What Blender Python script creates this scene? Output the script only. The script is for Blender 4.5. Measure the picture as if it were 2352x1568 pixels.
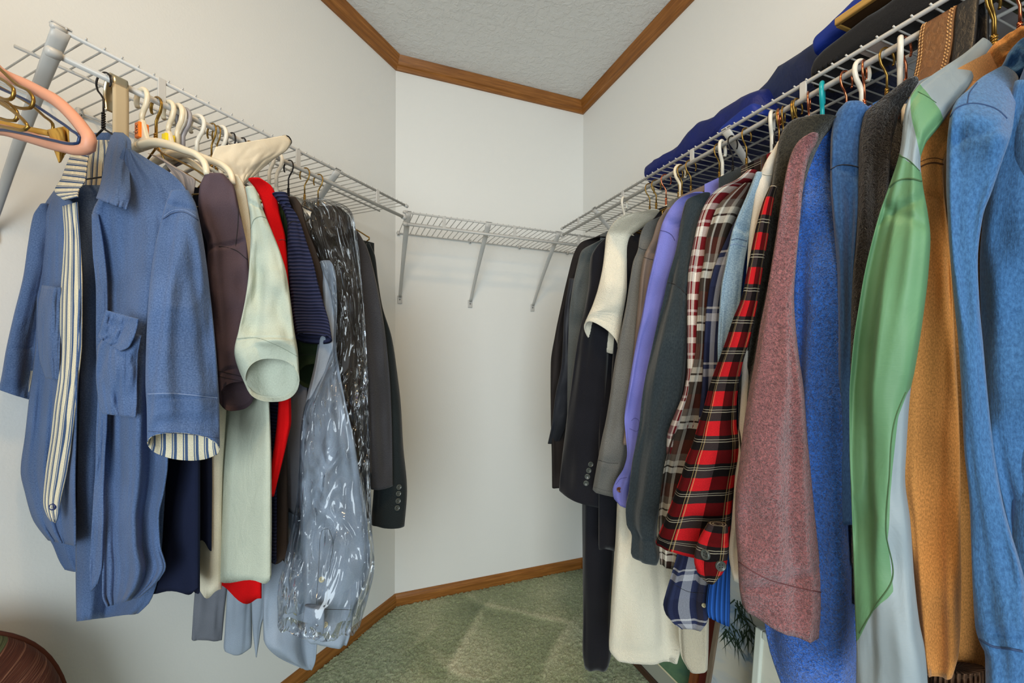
import bpy, math, random
import numpy as np
from mathutils import Vector, Matrix
from mathutils.bvhtree import BVHTree

for o in list(bpy.data.objects):
    bpy.data.objects.remove(o, do_unlink=True)
SC = bpy.context.scene
COL = SC.collection
rng = np.random.default_rng(7)

# ------------------------------------------------------------------ camera
F, RO, HY, S, CAMH = 970.43, .0019066, 32.05, .96, 1.17
YAW = math.radians(90.0-68.996)
def turned(x, y, z): return (x*math.cos(YAW)+y*math.sin(YAW), -x*math.sin(YAW)+y*math.cos(YAW), z)
cam = bpy.data.cameras.new('camera')
cam.sensor_width = 36.0
cam.lens = F / 2352 * 36.0
cam.shift_y = HY / 2352
cam.clip_start = .02
camo = bpy.data.objects.new('camera', cam)
COL.objects.link(camo)
camo.matrix_world = Matrix.Translation((0, 0, CAMH)) @ Matrix.Rotation(-YAW, 4, 'Z') @ Matrix.Rotation(math.pi/2, 4, 'X') @ Matrix.Rotation(RO, 4, 'Z')
SC.camera = camo

# ------------------------------------------------------------------ light
w = bpy.data.worlds.new('world')
SC.world = w
w.use_nodes = True
w.node_tree.nodes['Background'].inputs[0].default_value = (.9, .95, 1.0, 1)
w.node_tree.nodes['Background'].inputs[1].default_value = .6

def area(name, loc, target, sx, sy, power, col):
    l = bpy.data.lights.new(name, 'AREA')
    l.shape = 'RECTANGLE'
    l.size, l.size_y, l.energy, l.color = sx, sy, power, col
    o = bpy.data.objects.new(name, l)
    COL.objects.link(o)
    o.location = loc
    o.rotation_euler = (Vector(target) - Vector(loc)).to_track_quat('-Z', 'Y').to_euler()
    return o
# cool fill light added outside the doorway behind the camera to brighten the closet
area('doorway_fill', turned(-.10, -2.1, 1.25), turned(.0, 1.6, 1.10), 1.6, 1.8, 66, (.86, .97, 1.0))
LAMP_XY = turned(-.05, .15, 0)[:2]
LAMP_POWER = 46.0
LAMP_COL = (1.0, .66, .32)

vs = SC.view_settings
vs.view_transform = 'Standard'
vs.look = 'None'
vs.gamma = 1
vs.use_curve_mapping = False
vs.exposure = 0.30

# ------------------------------------------------------------------ geometry of the room
th = math.radians(90.0)          # the back wall runs along x; the camera is turned by PSI
PSI = YAW
RZ = np.array([[math.cos(PSI), math.sin(PSI)], [-math.sin(PSI), math.cos(PSI)]])
def unit(a): return np.array([math.sin(a), math.cos(a)])
C = RZ @ np.array([-.56662627, 2.05]) * S          # corner of left and back wall
CR = RZ @ np.array([.40577262, 2.42333988]) * S    # corner of back and right wall
duL = -unit(th - math.pi/4)
nL = np.array([-duL[1], duL[0]])
duR = -unit(th - math.pi/2)
nR = np.array([duR[1], -duR[0]])
duB = unit(th)
nB = np.array([duB[1], -duB[0]])
ZC = 2.552
EL, ER = 2.95, 3.25
PL_ = C + duL*EL
PR_ = CR + duR*ER

class Rack:
    def __init__(s, O, du, n, zlip, zrod):
        s.O, s.du, s.n, s.zlip, s.zrod = O, du, n, zlip, zrod
    def W(s, u, v, z):
        p = s.O + u*s.du + v*s.n
        return np.array([p[0], p[1], z])
    def u_of(s, P): return float((P[:2]-s.O) @ s.du)
    def v_of(s, P): return float((P[:2]-s.O) @ s.n)
L = Rack(C, duL, nL, 1.724, 1.678)
R = Rack(CR, duR, nR, 1.746, 1.714)
B = Rack(C, duB, nB, 1.737, 1.690)

def ray(x, y):
    X = (x-1176) + (y-784)*RO
    Y = (y-784) - (x-1176)*RO - HY
    q = RZ @ np.array([X/F, 1.0])
    return np.array([q[0], q[1], -Y/F])
CAM = np.array([0, 0, CAMH])
def plane_v(rack, v):
    def f(x, y, vv=None):
        q = v if vv is None else vv
        d = ray(x, y)
        t = (rack.n @ rack.O + q) / (rack.n @ d[:2])
        return CAM + d*t
    return f
def plane_pt(P0, axis):
    """vertical plane through P0 that contains the horizontal direction axis"""
    m = np.array([-axis[1], axis[0]])
    def f(x, y, off=None):
        d = ray(x, y)
        t = (m @ P0[:2]) / (m @ d[:2])
        return CAM + d*t
    return f
def on_z(x, y, z):
    d = ray(x, y)
    return CAM + d*((z-CAMH)/d[2])

# ------------------------------------------------------------------ small numeric helpers
def vnoise(a, b, seed, per=None):
    """2d value noise; per = integer period of the first coordinate"""
    r = np.random.default_rng(seed).random((64, 64))
    a = np.asarray(a, float); b = np.asarray(b, float)
    ia = np.floor(a).astype(int); ib = np.floor(b).astype(int)
    fa = a-ia; fb = b-ib
    fa = fa*fa*(3-2*fa); fb = fb*fb*(3-2*fb)
    if per:
        a0 = ia % per; a1 = (ia+1) % per
    else:
        a0 = ia % 64; a1 = (ia+1) % 64
    b0 = ib % 64; b1 = (ib+1) % 64
    return ((r[a0, b0]*(1-fa)+r[a1, b0]*fa)*(1-fb) + (r[a0, b1]*(1-fa)+r[a1, b1]*fa)*fb)*2-1

def spline(pts, n):
    """Catmull-Rom through rows of numbers, spread evenly over the chord of the first two-thirds"""
    p = np.asarray(pts, float)
    if len(p) == 2:
        t = np.linspace(0, 1, n)[:, None]
        return p[0]*(1-t)+p[1]*t
    c = np.r_[0, np.cumsum(np.linalg.norm(np.diff(p[:, :4], axis=0), axis=1)+1e-6)]
    q = np.linspace(0, c[-1], n)
    m = np.zeros_like(p)
    d = np.diff(p, axis=0)/np.diff(c)[:, None]
    m[1:-1] = np.where(d[:-1]*d[1:] > 0, 2*d[:-1]*d[1:]/(d[:-1]+d[1:]+1e-12), .5*(d[:-1]+d[1:])*.35)
    m[0], m[-1] = d[0], d[-1]
    k = np.clip(np.searchsorted(c, q, side='right')-1, 0, len(p)-2)
    h = (c[k+1]-c[k])[:, None]
    s = ((q-c[k])[:, None])/h
    return ((2*s**3-3*s**2+1)*p[k] + (s**3-2*s**2+s)*h*m[k] + (-2*s**3+3*s**2)*p[k+1] + (s**3-s**2)*h*m[k+1])

def smooth01(x): 
    x = np.clip(x, 0, 1)
    return x*x*(3-2*x)

# ------------------------------------------------------------------ objects
def setp(o, label=None, cat=None, group=None, kind=None):
    if label: o['label'] = label
    if cat: o['category'] = cat
    if group: o['group'] = group
    if kind: o['kind'] = kind
    return o
def thing(name, label, cat, loc, group=None):
    o = bpy.data.objects.new(name, None)
    o.empty_display_size = .05
    COL.objects.link(o)
    o.location = Vector(loc)
    return setp(o, label, cat, group)
def root_loc(o):
    l = Vector((0, 0, 0))
    while o is not None:
        l = l + o.location
        o = o.parent
    return np.array(l)
def mesh_obj(name, V, Fc, mat, parent=None, uv=None, smooth=True, fmat=None, label=None):
    V = np.asarray(V, float)
    if parent is not None:
        V = V - root_loc(parent)
    me = bpy.data.meshes.new(name)
    if isinstance(Fc, np.ndarray):
        nf, k = Fc.shape
        me.vertices.add(len(V)); me.loops.add(nf*k); me.polygons.add(nf)
        me.vertices.foreach_set('co', V.ravel())
        me.loops.foreach_set('vertex_index', Fc.ravel().astype(np.int32))
        me.polygons.foreach_set('loop_start', (np.arange(nf)*k).astype(np.int32))
        me.update(calc_edges=True)
        if uv is not None:
            ul = me.uv_layers.new(name='UVMap')
            ul.data.foreach_set('uv', np.asarray(uv, float)[Fc.ravel()].ravel())
    else:
        me.from_pydata([tuple(v) for v in V], [], [tuple(f) for f in Fc])
        if uv is not None:
            ul = me.uv_layers.new(name='UVMap')
            idx = np.array([i for f in Fc for i in f])
            ul.data.foreach_set('uv', np.asarray(uv, float)[idx].ravel())
    me.validate()
    for m in (mat if isinstance(mat, (list, tuple)) else [mat]):
        me.materials.append(m)
    if fmat is not None:
        me.polygons.foreach_set('material_index', np.asarray(fmat, np.int32))
    if smooth:
        me.polygons.foreach_set('use_smooth', np.ones(len(me.polygons), bool))
    me.update()
    o = bpy.data.objects.new(name, me)
    COL.objects.link(o)
    if parent is not None:
        o.parent = parent
    if label: o['label'] = label
    return o

def grid_faces(nr, nc, closed):
    i = np.arange(nr-1)[:, None]; j = np.arange(nc if closed else nc-1)[None, :]
    j2 = (j+1) % nc
    f = np.stack([i*nc+j, i*nc+j2, (i+1)*nc+j2, (i+1)*nc+j], -1)
    return f.reshape(-1, 4)
def grid_obj(name, P, mat, parent=None, closed=False, uv=None, matfn=None, label=None, solid=0):
    nr, nc, _ = P.shape
    if uv is None:
        du = np.linalg.norm(np.diff(P, axis=1), axis=2).mean(0)
        dv = np.linalg.norm(np.diff(P, axis=0), axis=2).mean(1)
        U = np.r_[0, np.cumsum(du)]; Vv = np.r_[0, np.cumsum(dv)]
        uv = np.stack(np.broadcast_arrays(U[None, :], -Vv[:, None]), -1)
    if closed:          # seam column doubled so that the cloth pattern does not fold back
        P = np.concatenate([P, P[:, :1]], 1)
        last = uv[:, -1:].copy()
        last[..., 0] += uv[:, 1:2, 0]-uv[:, 0:1, 0]
        uv = np.concatenate([uv, last], 1)
        nc += 1
    f = grid_faces(nr, nc, False)
    fm = None
    if matfn is not None:
        cen = uv.reshape(-1, 2)
        ii = (f[:, 0] // nc + .5)/(nr-1); jj = (f[:, 0] % nc + .5)/(nc-1)
        fm = matfn(jj, ii)
    o = mesh_obj(name, P.reshape(-1, 3), f, mat, parent, uv.reshape(-1, 2), True, fm, label)
    if solid:
        m = o.modifiers.new('cloth thickness', 'SOLIDIFY')
        m.thickness = solid
        m.offset = 0
    return o

def tube(points, r, n=8, closed=False, cap=True):
    p = np.asarray(points, float)
    m = len(p)
    if closed:
        tg = np.roll(p, -1, 0)-np.roll(p, 1, 0)
    else:
        tg = np.gradient(p, axis=0)
    tg /= np.linalg.norm(tg, axis=1)[:, None]+1e-12
    up = np.array([0, 0, 1.0]) if abs(tg[0][2]) < .9 else np.array([1.0, 0, 0])
    nrm = np.zeros_like(p)
    v = up-tg[0]*(up@tg[0]); nrm[0] = v/np.linalg.norm(v)
    for i in range(1, m):
        v = nrm[i-1]-tg[i]*(nrm[i-1]@tg[i]); nrm[i] = v/(np.linalg.norm(v)+1e-12)
    bn = np.cross(tg, nrm)
    a = np.arange(n)/n*2*math.pi
    rr = np.broadcast_to(np.asarray(r, float), (m,))
    P = p[:, None]+rr[:, None, None]*(np.cos(a)[None, :, None]*nrm[:, None]+np.sin(a)[None, :, None]*bn[:, None])
    V = P.reshape(-1, 3)
    fs = grid_faces(m, n, True).tolist()
    if closed:
        fs += [[(m-1)*n+j, (m-1)*n+(j+1) % n, (j+1) % n, j] for j in range(n)]
    elif cap:
        fs += [list(range(n))[::-1], [(m-1)*n+j for j in range(n)]]
    return V, fs
def join(*parts):
    V = []; Fs = []; k = 0
    for v, f in parts:
        V.append(np.asarray(v, float)); Fs += [[i+k for i in q] for q in f]; k += len(v)
    return np.concatenate(V), Fs
def box(c, ax, ay, az, h):
    """box centred on c, unit axes, half sizes h"""
    c = np.asarray(c, float)
    V = [c+sx*h[0]*ax+sy*h[1]*ay+sz*h[2]*az for sx in (-1, 1) for sy in (-1, 1) for sz in (-1, 1)]
    Fs = [[0, 1, 3, 2], [4, 6, 7, 5], [0, 4, 5, 1], [2, 3, 7, 6], [0, 2, 6, 4], [1, 5, 7, 3]]
    return np.array(V), Fs
def bevel(o, wd, seg=2):
    m = o.modifiers.new('bevel', 'BEVEL'); m.width = wd; m.segments = seg; m.limit_method = 'ANGLE'
    return o
X3 = np.array([1.0, 0, 0]); Y3 = np.array([0, 1.0, 0]); Z3 = np.array([0, 0, 1.0])
def h3(a): return np.array([a[0], a[1], 0.0])
def curve_pts(pts, n):
    p = np.asarray(pts, float)
    c = np.r_[0, np.cumsum(np.linalg.norm(np.diff(p, axis=0), axis=1)+1e-9)]
    q = np.linspace(0, c[-1], n)
    m = np.gradient(p, c, axis=0)
    k = np.clip(np.searchsorted(c, q, side='right')-1, 0, len(p)-2)
    h = (c[k+1]-c[k])[:, None]; s = ((q-c[k])[:, None])/h
    return ((2*s**3-3*s**2+1)*p[k]+(s**3-2*s**2+s)*h*m[k]+(-2*s**3+3*s**2)*p[k+1]+(s**3-s**2)*h*m[k+1])

# ------------------------------------------------------------------ materials
def srgb(r, g, b):
    f = lambda c: (c/255/12.92) if c/255 <= .04045 else ((c/255+.055)/1.055)**2.4
    return (f(r), f(g), f(b), 1)
class NT:
    def __init__(s, name):
        s.m = bpy.data.materials.new(name); s.m.use_nodes = True
        s.t = s.m.node_tree; s.b = s.t.nodes['Principled BSDF']
    def n(s, typ, **kw):
        x = s.t.nodes.new(typ)
        for k, v in kw.items():
            if hasattr(x, k) and k not in ('inputs',): setattr(x, k, v)
        return x
    def l(s, a, b): s.t.links.new(a, b)
    def tex(s, kind='Object'):
        if not hasattr(s, '_tc'): s._tc = s.n('ShaderNodeTexCoord')
        return s._tc.outputs[kind]
    def mapping(s, src, scale):
        m = s.n('ShaderNodeMapping'); s.l(src, m.inputs[0]); m.inputs['Scale'].default_value = scale
        return m.outputs[0]
    def noise(s, src, scale, detail=2, rough=.5, dist=0):
        x = s.n('ShaderNodeTexNoise'); s.l(src, x.inputs['Vector'])
        x.inputs['Scale'].default_value = scale; x.inputs['Detail'].default_value = detail
        x.inputs['Roughness'].default_value = rough; x.inputs['Distortion'].default_value = dist
        return x.outputs['Fac']
    def math(s, op, a, b=None, c=None):
        x = s.n('ShaderNodeMath'); x.operation = op
        for i, q in enumerate((a, b, c)):
            if q is None: continue
            if isinstance(q, (int, float)): x.inputs[i].default_value = q
            else: s.l(q, x.inputs[i])
        return x.outputs[0]
    def mix(s, fac, a, b, mode='MIX'):
        x = s.n('ShaderNodeMix'); x.data_type = 'RGBA'; x.blend_type = mode
        for sock, q in ((x.inputs[0], fac), (x.inputs[6], a), (x.inputs[7], b)):
            if isinstance(q, (int, float)): sock.default_value = q
            elif isinstance(q, tuple): sock.default_value = q
            else: s.l(q, sock)
        return x.outputs[2]
    def ramp(s, fac, stops, interp='LINEAR'):
        x = s.n('ShaderNodeValToRGB'); x.color_ramp.interpolation = interp
        e = x.color_ramp.elements
        while len(e) > 1: e.remove(e[-1])
        e[0].position = stops[0][0]; e[0].color = stops[0][1]
        for p, c in stops[1:]:
            q = e.new(p); q.color = c
        s.l(fac, x.inputs[0])
        return x.outputs[0]
    def bump(s, h, strength, dist):
        x = s.n('ShaderNodeBump'); s.l(h, x.inputs['Height'])
        x.inputs['Strength'].default_value = strength; x.inputs['Distance'].default_value = dist
        s.l(x.outputs[0], s.b.inputs['Normal'])
        return x.outputs[0]
    def sep(s, src):
        x = s.n('ShaderNodeSeparateXYZ'); s.l(src, x.inputs[0]); return x.outputs
    def P(s, **kw):
        for k, v in kw.items():
            s.b.inputs[k.replace('_', ' ')].default_value = v
        return s

def scale_c(c, f): return (min(1, c[0]*f), min(1, c[1]*f), min(1, c[2]*f), 1)
def fabric(name, rgb, kind='cotton', rough=.92, amp=1.0, var=.12, plaid=None, rib=None):
    t = NT(name)
    col = srgb(*rgb)
    ob = t.tex('Object'); uv = t.tex('UV')
    t.P(Roughness=rough, Specular_IOR_Level=.12)
    big = t.noise(ob, 9, 3)
    if plaid:
        base = plaid_nodes(t, uv, plaid)
    else:
        base = t.ramp(big, [(.3, scale_c(col, 1-var)), (.7, scale_c(col, 1+var))])
    if kind == 'fleece':
        f = t.noise(ob, 330, 3, .6, 1.2)
        f2 = t.noise(ob, 120, 2, .5, .6)
        hgt = t.math('ADD', f, t.math('MULTIPLY', f2, .7))
        t.bump(hgt, .9*amp, .006)
        base = t.mix(t.ramp(f, [(.38, (0, 0, 0, 1)), (.62, (1, 1, 1, 1))]), t.mix(1.0, base, (.46, .46, .48, 1), 'MULTIPLY'), t.mix(1.0, base, (1.38, 1.36, 1.34, 1), 'MULTIPLY'))
        t.P(Sheen_Weight=.35, Sheen_Roughness=.5)
    elif kind == 'knit':
        s = t.sep(t.mapping(uv, (1, 1, 1)))
        wv = t.math('MULTIPLY', t.noise(t.mapping(uv, (1, .12, 1)), 520, 2, .6), 3.0); wh = t.noise(t.mapping(uv, (.4, 1, 1)), 500, 2)
        hh = t.math('ADD', t.math('ADD', wv, t.math('MULTIPLY', wh, .6)), t.math('MULTIPLY', t.noise(ob, 400, 2), 2.4))
        t.bump(hh, .2*amp, .0012)
        sp = t.noise(t.mapping(uv, (1, .4, 1)), 420, 3, .75)
        base = t.mix(t.ramp(sp, [(.36, (0, 0, 0, 1)), (.66, (1, 1, 1, 1))]), t.mix(1.0, base, (.68, .7, .74, 1), 'MULTIPLY'), t.mix(1.0, base, (1.3, 1.27, 1.24, 1), 'MULTIPLY'))
        t.P(Sheen_Weight=.2)
    elif kind == 'denim':
        s = t.sep(uv)
        wv = t.math('MULTIPLY', t.noise(t.mapping(uv, (1, .2, 1)), 620, 2, .6), 2.0)
        sp = t.noise(t.mapping(uv, (1, 1, 1)), 430, 3, .75)
        wr = t.noise(t.mapping(uv, (1, .5, 1)), 30, 4, .65, 1.0)
        t.bump(t.math('ADD', t.math('ADD', wv, t.math('MULTIPLY', sp, 3.0)), t.math('MULTIPLY', wr, 14.0)), .3*amp, .001)
        base = t.mix(t.ramp(sp, [(.36, (0, 0, 0, 1)), (.66, (1, 1, 1, 1))]), t.mix(1.0, base, (.62, .68, .76, 1), 'MULTIPLY'), t.mix(1.0, base, (1.38, 1.3, 1.24, 1), 'MULTIPLY'))
        t.P(Sheen_Weight=.1)
    elif kind == 'wool':
        sp = t.noise(t.mapping(uv, (1, .35, 1)), 900, 3, .75)
        t.bump(sp, .4*amp, .0012)
        base = t.mix(t.ramp(sp, [(.32, (0, 0, 0, 1)), (.7, (1, 1, 1, 1))]), t.mix(1.0, base, (.62, .62, .62, 1), 'MULTIPLY'), t.mix(1.0, base, (1.4, 1.4, 1.4, 1), 'MULTIPLY'))
        t.P(Sheen_Weight=.15)
    elif kind == 'rib':
        s = t.sep(uv)
        wv = t.math('SINE', t.math('MULTIPLY', s[1 if rib[0] == 'v' else 0], 2*math.pi/rib[1]))
        t.bump(wv, .8, .0022)
        base = t.mix(t.math('MULTIPLY_ADD', wv, .5, .5), t.mix(1.0, base, (.55, .55, .55, 1), 'MULTIPLY'), t.mix(1.0, base, (1.2, 1.2, 1.2, 1), 'MULTIPLY'))
    elif kind == 'terry':
        f = t.noise(ob, 420, 2, .7, .4)
        t.bump(f, .8*amp, .004)
        t.P(Sheen_Weight=.3)
    elif kind == 'nylon':
        t.P(Roughness=.55, Specular_IOR_Level=.35)
        s = t.sep(uv)
        wv = t.noise(t.mapping(uv, (.15, 1, 1)), 560, 2, .6)
        wr = t.noise(t.mapping(uv, (1, .5, 1)), 24, 4, .6, .8)
        t.bump(t.math('ADD', wv, t.math('MULTIPLY', wr, 10.0)), .16*amp, .001)
    else:
        sp = t.noise(t.mapping(uv, (1, .5, 1)), 800, 2, .6)
        wr = t.noise(t.mapping(uv, (1, .45, 1)), 26, 4, .6, .8)
        t.bump(t.math('ADD', sp, t.math('MULTIPLY', wr, 7.0)), .22*amp, .0015)
        base = t.mix(t.ramp(sp, [(.3, (0, 0, 0, 1)), (.72, (1, 1, 1, 1))]), t.mix(1.0, base, (.9, .9, .9, 1), 'MULTIPLY'), t.mix(1.0, base, (1.08, 1.08, 1.08, 1), 'MULTIPLY'))
    t.l(base, t.b.inputs['Base Color'])
    return t.m
def bands(t, coord, period, stops, off=0.0):
    fr = t.math('FRACT', t.math('ADD', t.math('DIVIDE', coord, period), 10.0+off))
    return t.ramp(fr, [(p, srgb(*c)) for p, c in stops], 'CONSTANT')
def plaid_nodes(t, uv, pl):
    s = t.sep(uv)
    a = bands(t, s[0], pl['pu'], pl['u'], pl.get('ou', 0))
    b = bands(t, s[1], pl['pv'], pl['v'], pl.get('ov', 0))
    x = t.mix(pl.get('mix', .5), a, b, pl.get('mode', 'MIX'))
    for axis, period, pos, wid, c, al in pl.get('lines', []):
        fr = t.math('FRACT', t.math('ADD', t.math('DIVIDE', s[axis], period), 10.0-pos))
        msk = t.math('MULTIPLY', t.math('LESS_THAN', fr, wid), al)
        x = t.mix(msk, x, srgb(*c))
    n = t.noise(uv, 900, 2, .7)
    return t.mix(1.0, x, t.ramp(n, [(.3, (.75, .75, .75, 1)), (.7, (1.1, 1.1, 1.1, 1))]), 'MULTIPLY')

def simple(name, rgb, rough=.5, metal=0, spec=.5, var=0, bump=0, bscale=200, alpha=None, trans=0, sss=0):
    t = NT(name)
    c = srgb(*rgb)
    t.P(Roughness=rough, Metallic=metal, Specular_IOR_Level=spec, Base_Color=c)
    if var:
        n = t.noise(t.tex(), 14, 3)
        t.l(t.ramp(n, [(.3, scale_c(c, 1-var)), (.7, scale_c(c, 1+var))]), t.b.inputs['Base Color'])
    if bump:
        t.bump(t.noise(t.tex(), bscale, 3), .5, bump)
    if trans: t.P(Transmission_Weight=trans)
    if sss: t.P(Subsurface_Weight=sss, Subsurface_Radius=(.01, .008, .006))
    return t.m
def wood(name, dark, light, scale=1.0, along=0, rough=.38):
    t = NT(name)
    uv = t.tex('UV')
    g = t.noise(t.mapping(uv, (6*scale, 110*scale, 1)), 1, 5, .6, .6)
    g2 = t.noise(t.mapping(uv, (20*scale, 700*scale, 1)), 1, 3, .7)
    f = t.math('ADD', t.math('MULTIPLY', g, .7), t.math('MULTIPLY', g2, .3))
    t.l(t.ramp(f, [(.3, srgb(*dark)), (.52, srgb(*[(a+b)//2 for a, b in zip(dark, light)])), (.7, srgb(*light))]), t.b.inputs['Base Color'])
    t.P(Roughness=rough, Specular_IOR_Level=.4)
    t.bump(f, .15, .001)
    return t.m
def wallpaint(name, rgb, bs=140, strength=.12, big=0):
    t = NT(name)
    ob = t.tex()
    t.P(Base_Color=srgb(*rgb), Roughness=.75, Specular_IOR_Level=.2)
    h = t.noise(ob, bs, 3, .55)
    if big:
        k = t.noise(ob, big, 4, .6, .5)
        h = t.math('ADD', h, t.math('MULTIPLY', t.ramp(k, [(.46, (0, 0, 0, 1)), (.58, (1, 1, 1, 1))]), 2.2))
    t.bump(h, strength, .004)
    return t.m

M = {}
M['wall'] = wallpaint('wall paint', (230, 231, 229), 160, .10)
M['ceiling'] = wallpaint('ceiling texture', (224, 224, 222), 110, .28, 34)
M['oak'] = wood('oak trim', (112, 66, 22), (176, 118, 58))
M['wire_white'] = simple('white coated wire', (190, 190, 188), .35, 0, .5)
M['white_plastic'] = simple('white plastic', (226, 222, 210), .28, 0, .5, sss=.15)
M['clear_plastic'] = simple('milky plastic', (228, 216, 190), .25, 0, .5, sss=.3)
M['grey_plastic'] = simple('grey plastic', (150, 146, 150), .35)
M['teal_plastic'] = simple('teal plastic', (20, 160, 168), .3)
M['peach'] = simple('peach plastic', (208, 146, 118), .5, sss=.1)
M['brass_wire'] = simple('brass coloured wire', (150, 118, 58), .32, .9)
M['copper_wire'] = simple('copper coloured wire', (206, 120, 84), .22, 1.0)
M['dark_wire'] = simple('dark wire', (38, 34, 34), .35, .6)
M['blue_wire'] = simple('blue coated wire', (24, 48, 88), .3, .2)
M['steel'] = simple('bright steel', (200, 186, 158), .2, 1.0)
M['screw'] = simple('screw steel', (140, 140, 140), .35, 1.0)
M['orange_clip'] = simple('orange plastic', (240, 120, 10), .35)
M['yellow_clip'] = simple('yellow plastic', (240, 212, 10), .35)
M['ink'] = simple('black ink', (20, 16, 12), .6)

# ------------------------------------------------------------------ the room shell
def prism_wall(name, A, Bp, nrm, z0, z1, mat, thick=.1, holes=None):
    d = (Bp-A); ln = np.linalg.norm(d); d = d/ln
    parts = []
    def seg(a, b, za, zb):
        c2 = A+d*(a+b)/2-nrm*thick/2
        return box((c2[0], c2[1], (za+zb)/2), h3(d), h3(nrm), Z3, ((b-a)/2, thick/2, (zb-za)/2))
    if not holes: parts = [seg(0, ln, z0, z1)]
    else:
        (a, b, zt) = holes
        parts = [seg(0, a, z0, z1), seg(b, ln, z0, z1), seg(a, b, zt, z1)]
    v, f = join(*parts)
    o = mesh_obj(name, v, f, mat, smooth=False)
    return setp(o, kind='structure')
dX = PR_-PL_; lenX = np.linalg.norm(dX)
nX = np.array([-dX[1], dX[0]])/lenX
prism_wall('wall_left', PL_, C, nL, -.02, ZC+.02, M['wall'])
prism_wall('wall_back', C, CR, nB, -.02, ZC+.02, M['wall'])
prism_wall('wall_right', CR, PR_, nR, -.02, ZC+.02, M['wall'])
mid = float((RZ @ np.array([0, -.66])-PL_) @ dX/lenX)
prism_wall('wall_rear', PL_, PR_, nX, -.02, ZC+.02, M['wall'], holes=(mid-.75, mid+.75, 2.1))
poly = [PL_, C, CR, PR_]
def slab(name, z0, z1, mat):
    g = .1
    pts = [PL_-g*nL+g*duL, C-g*nL-g*nB*.5, CR-g*nB-g*nR, PR_-g*nR+g*duR]
    V = [(p[0], p[1], z) for z in (z0, z1) for p in pts]
    Fs = [[0, 1, 2, 3], [7, 6, 5, 4]]+[[i, i+4, (i+1) % 4+4, (i+1) % 4] for i in range(4)]
    return setp(mesh_obj(name, V, Fs, mat, smooth=False), kind='structure')
M['carpet_base'] = simple('carpet backing', (98, 104, 84), .95)
slab('floor', -.06, 0, M['carpet_base'])
slab('ceiling', ZC, ZC+.06, M['ceiling'])

def off_corner(i, v):
    """corner i of the room polygon moved inwards by v on both walls (1 = left/back, 2 = back/right)"""
    if i == 1: n1, n2, P = nL, nB, C
    else: n1, n2, P = nB, nR, CR
    A = np.array([n1, n2]); return np.linalg.solve(A, A@P+v)
def moulding(name, prof, a_end, b_end, n, mat, segs):
    """prof: list of (v, z); ends: functions v -> 2d point"""
    nP = len(prof)
    V = []; UV = []
    for k in range(segs+1):
        s = k/segs
        acc = 0
        for j, (v, z) in enumerate(prof):
            p = a_end(v)*(1-s)+b_end(v)*s
            if j: acc += math.hypot(v-prof[j-1][0], z-prof[j-1][1])
            V.append((p[0], p[1], z)); UV.append((np.linalg.norm(a_end(v)*(1-s)+b_end(v)*s-a_end(0)), acc))
    Fs = []
    for k in range(segs):
        for j in range(nP-1):
            a = k*nP+j
            Fs.append([a, a+1, a+nP+1, a+nP])
    Fs += [list(range(nP))[::-1], [segs*nP+j for j in range(nP)]]
    o = mesh_obj(name, V, Fs, mat, uv=UV, smooth=False)
    return setp(o, kind='structure')
zc = 2.495
crown = [(0, zc), (.010, zc), (.012, zc+.006), (.014, zc+.016), (.020, zc+.020), (.023, zc+.030), (.030, zc+.044), (.036, ZC-.001), (0, ZC-.001)]
basep = [(0, .060), (.004, .060), (.007, .056), (.010, .047), (.0125, .044), (.0135, .040), (.0135, 0.0), (0, 0.0)]
for prof, nm, k in ((crown, 'trim_', 0), (basep, 'baseboard_', 1)):
    sfx = ('1', '2', '3') if k == 0 else ('left', 'back', 'right')
    moulding(nm+sfx[0], prof, lambda v: PL_+nL*v, lambda v: off_corner(1, v), nL, M['oak'], 1)
    moulding(nm+sfx[1], prof, lambda v: off_corner(1, v), lambda v: off_corner(2, v), nB, M['oak'], 1)
    moulding(nm+sfx[2], prof, lambda v: off_corner(2, v), lambda v: PR_+nR*v, nR, M['oak'], 1)

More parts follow.
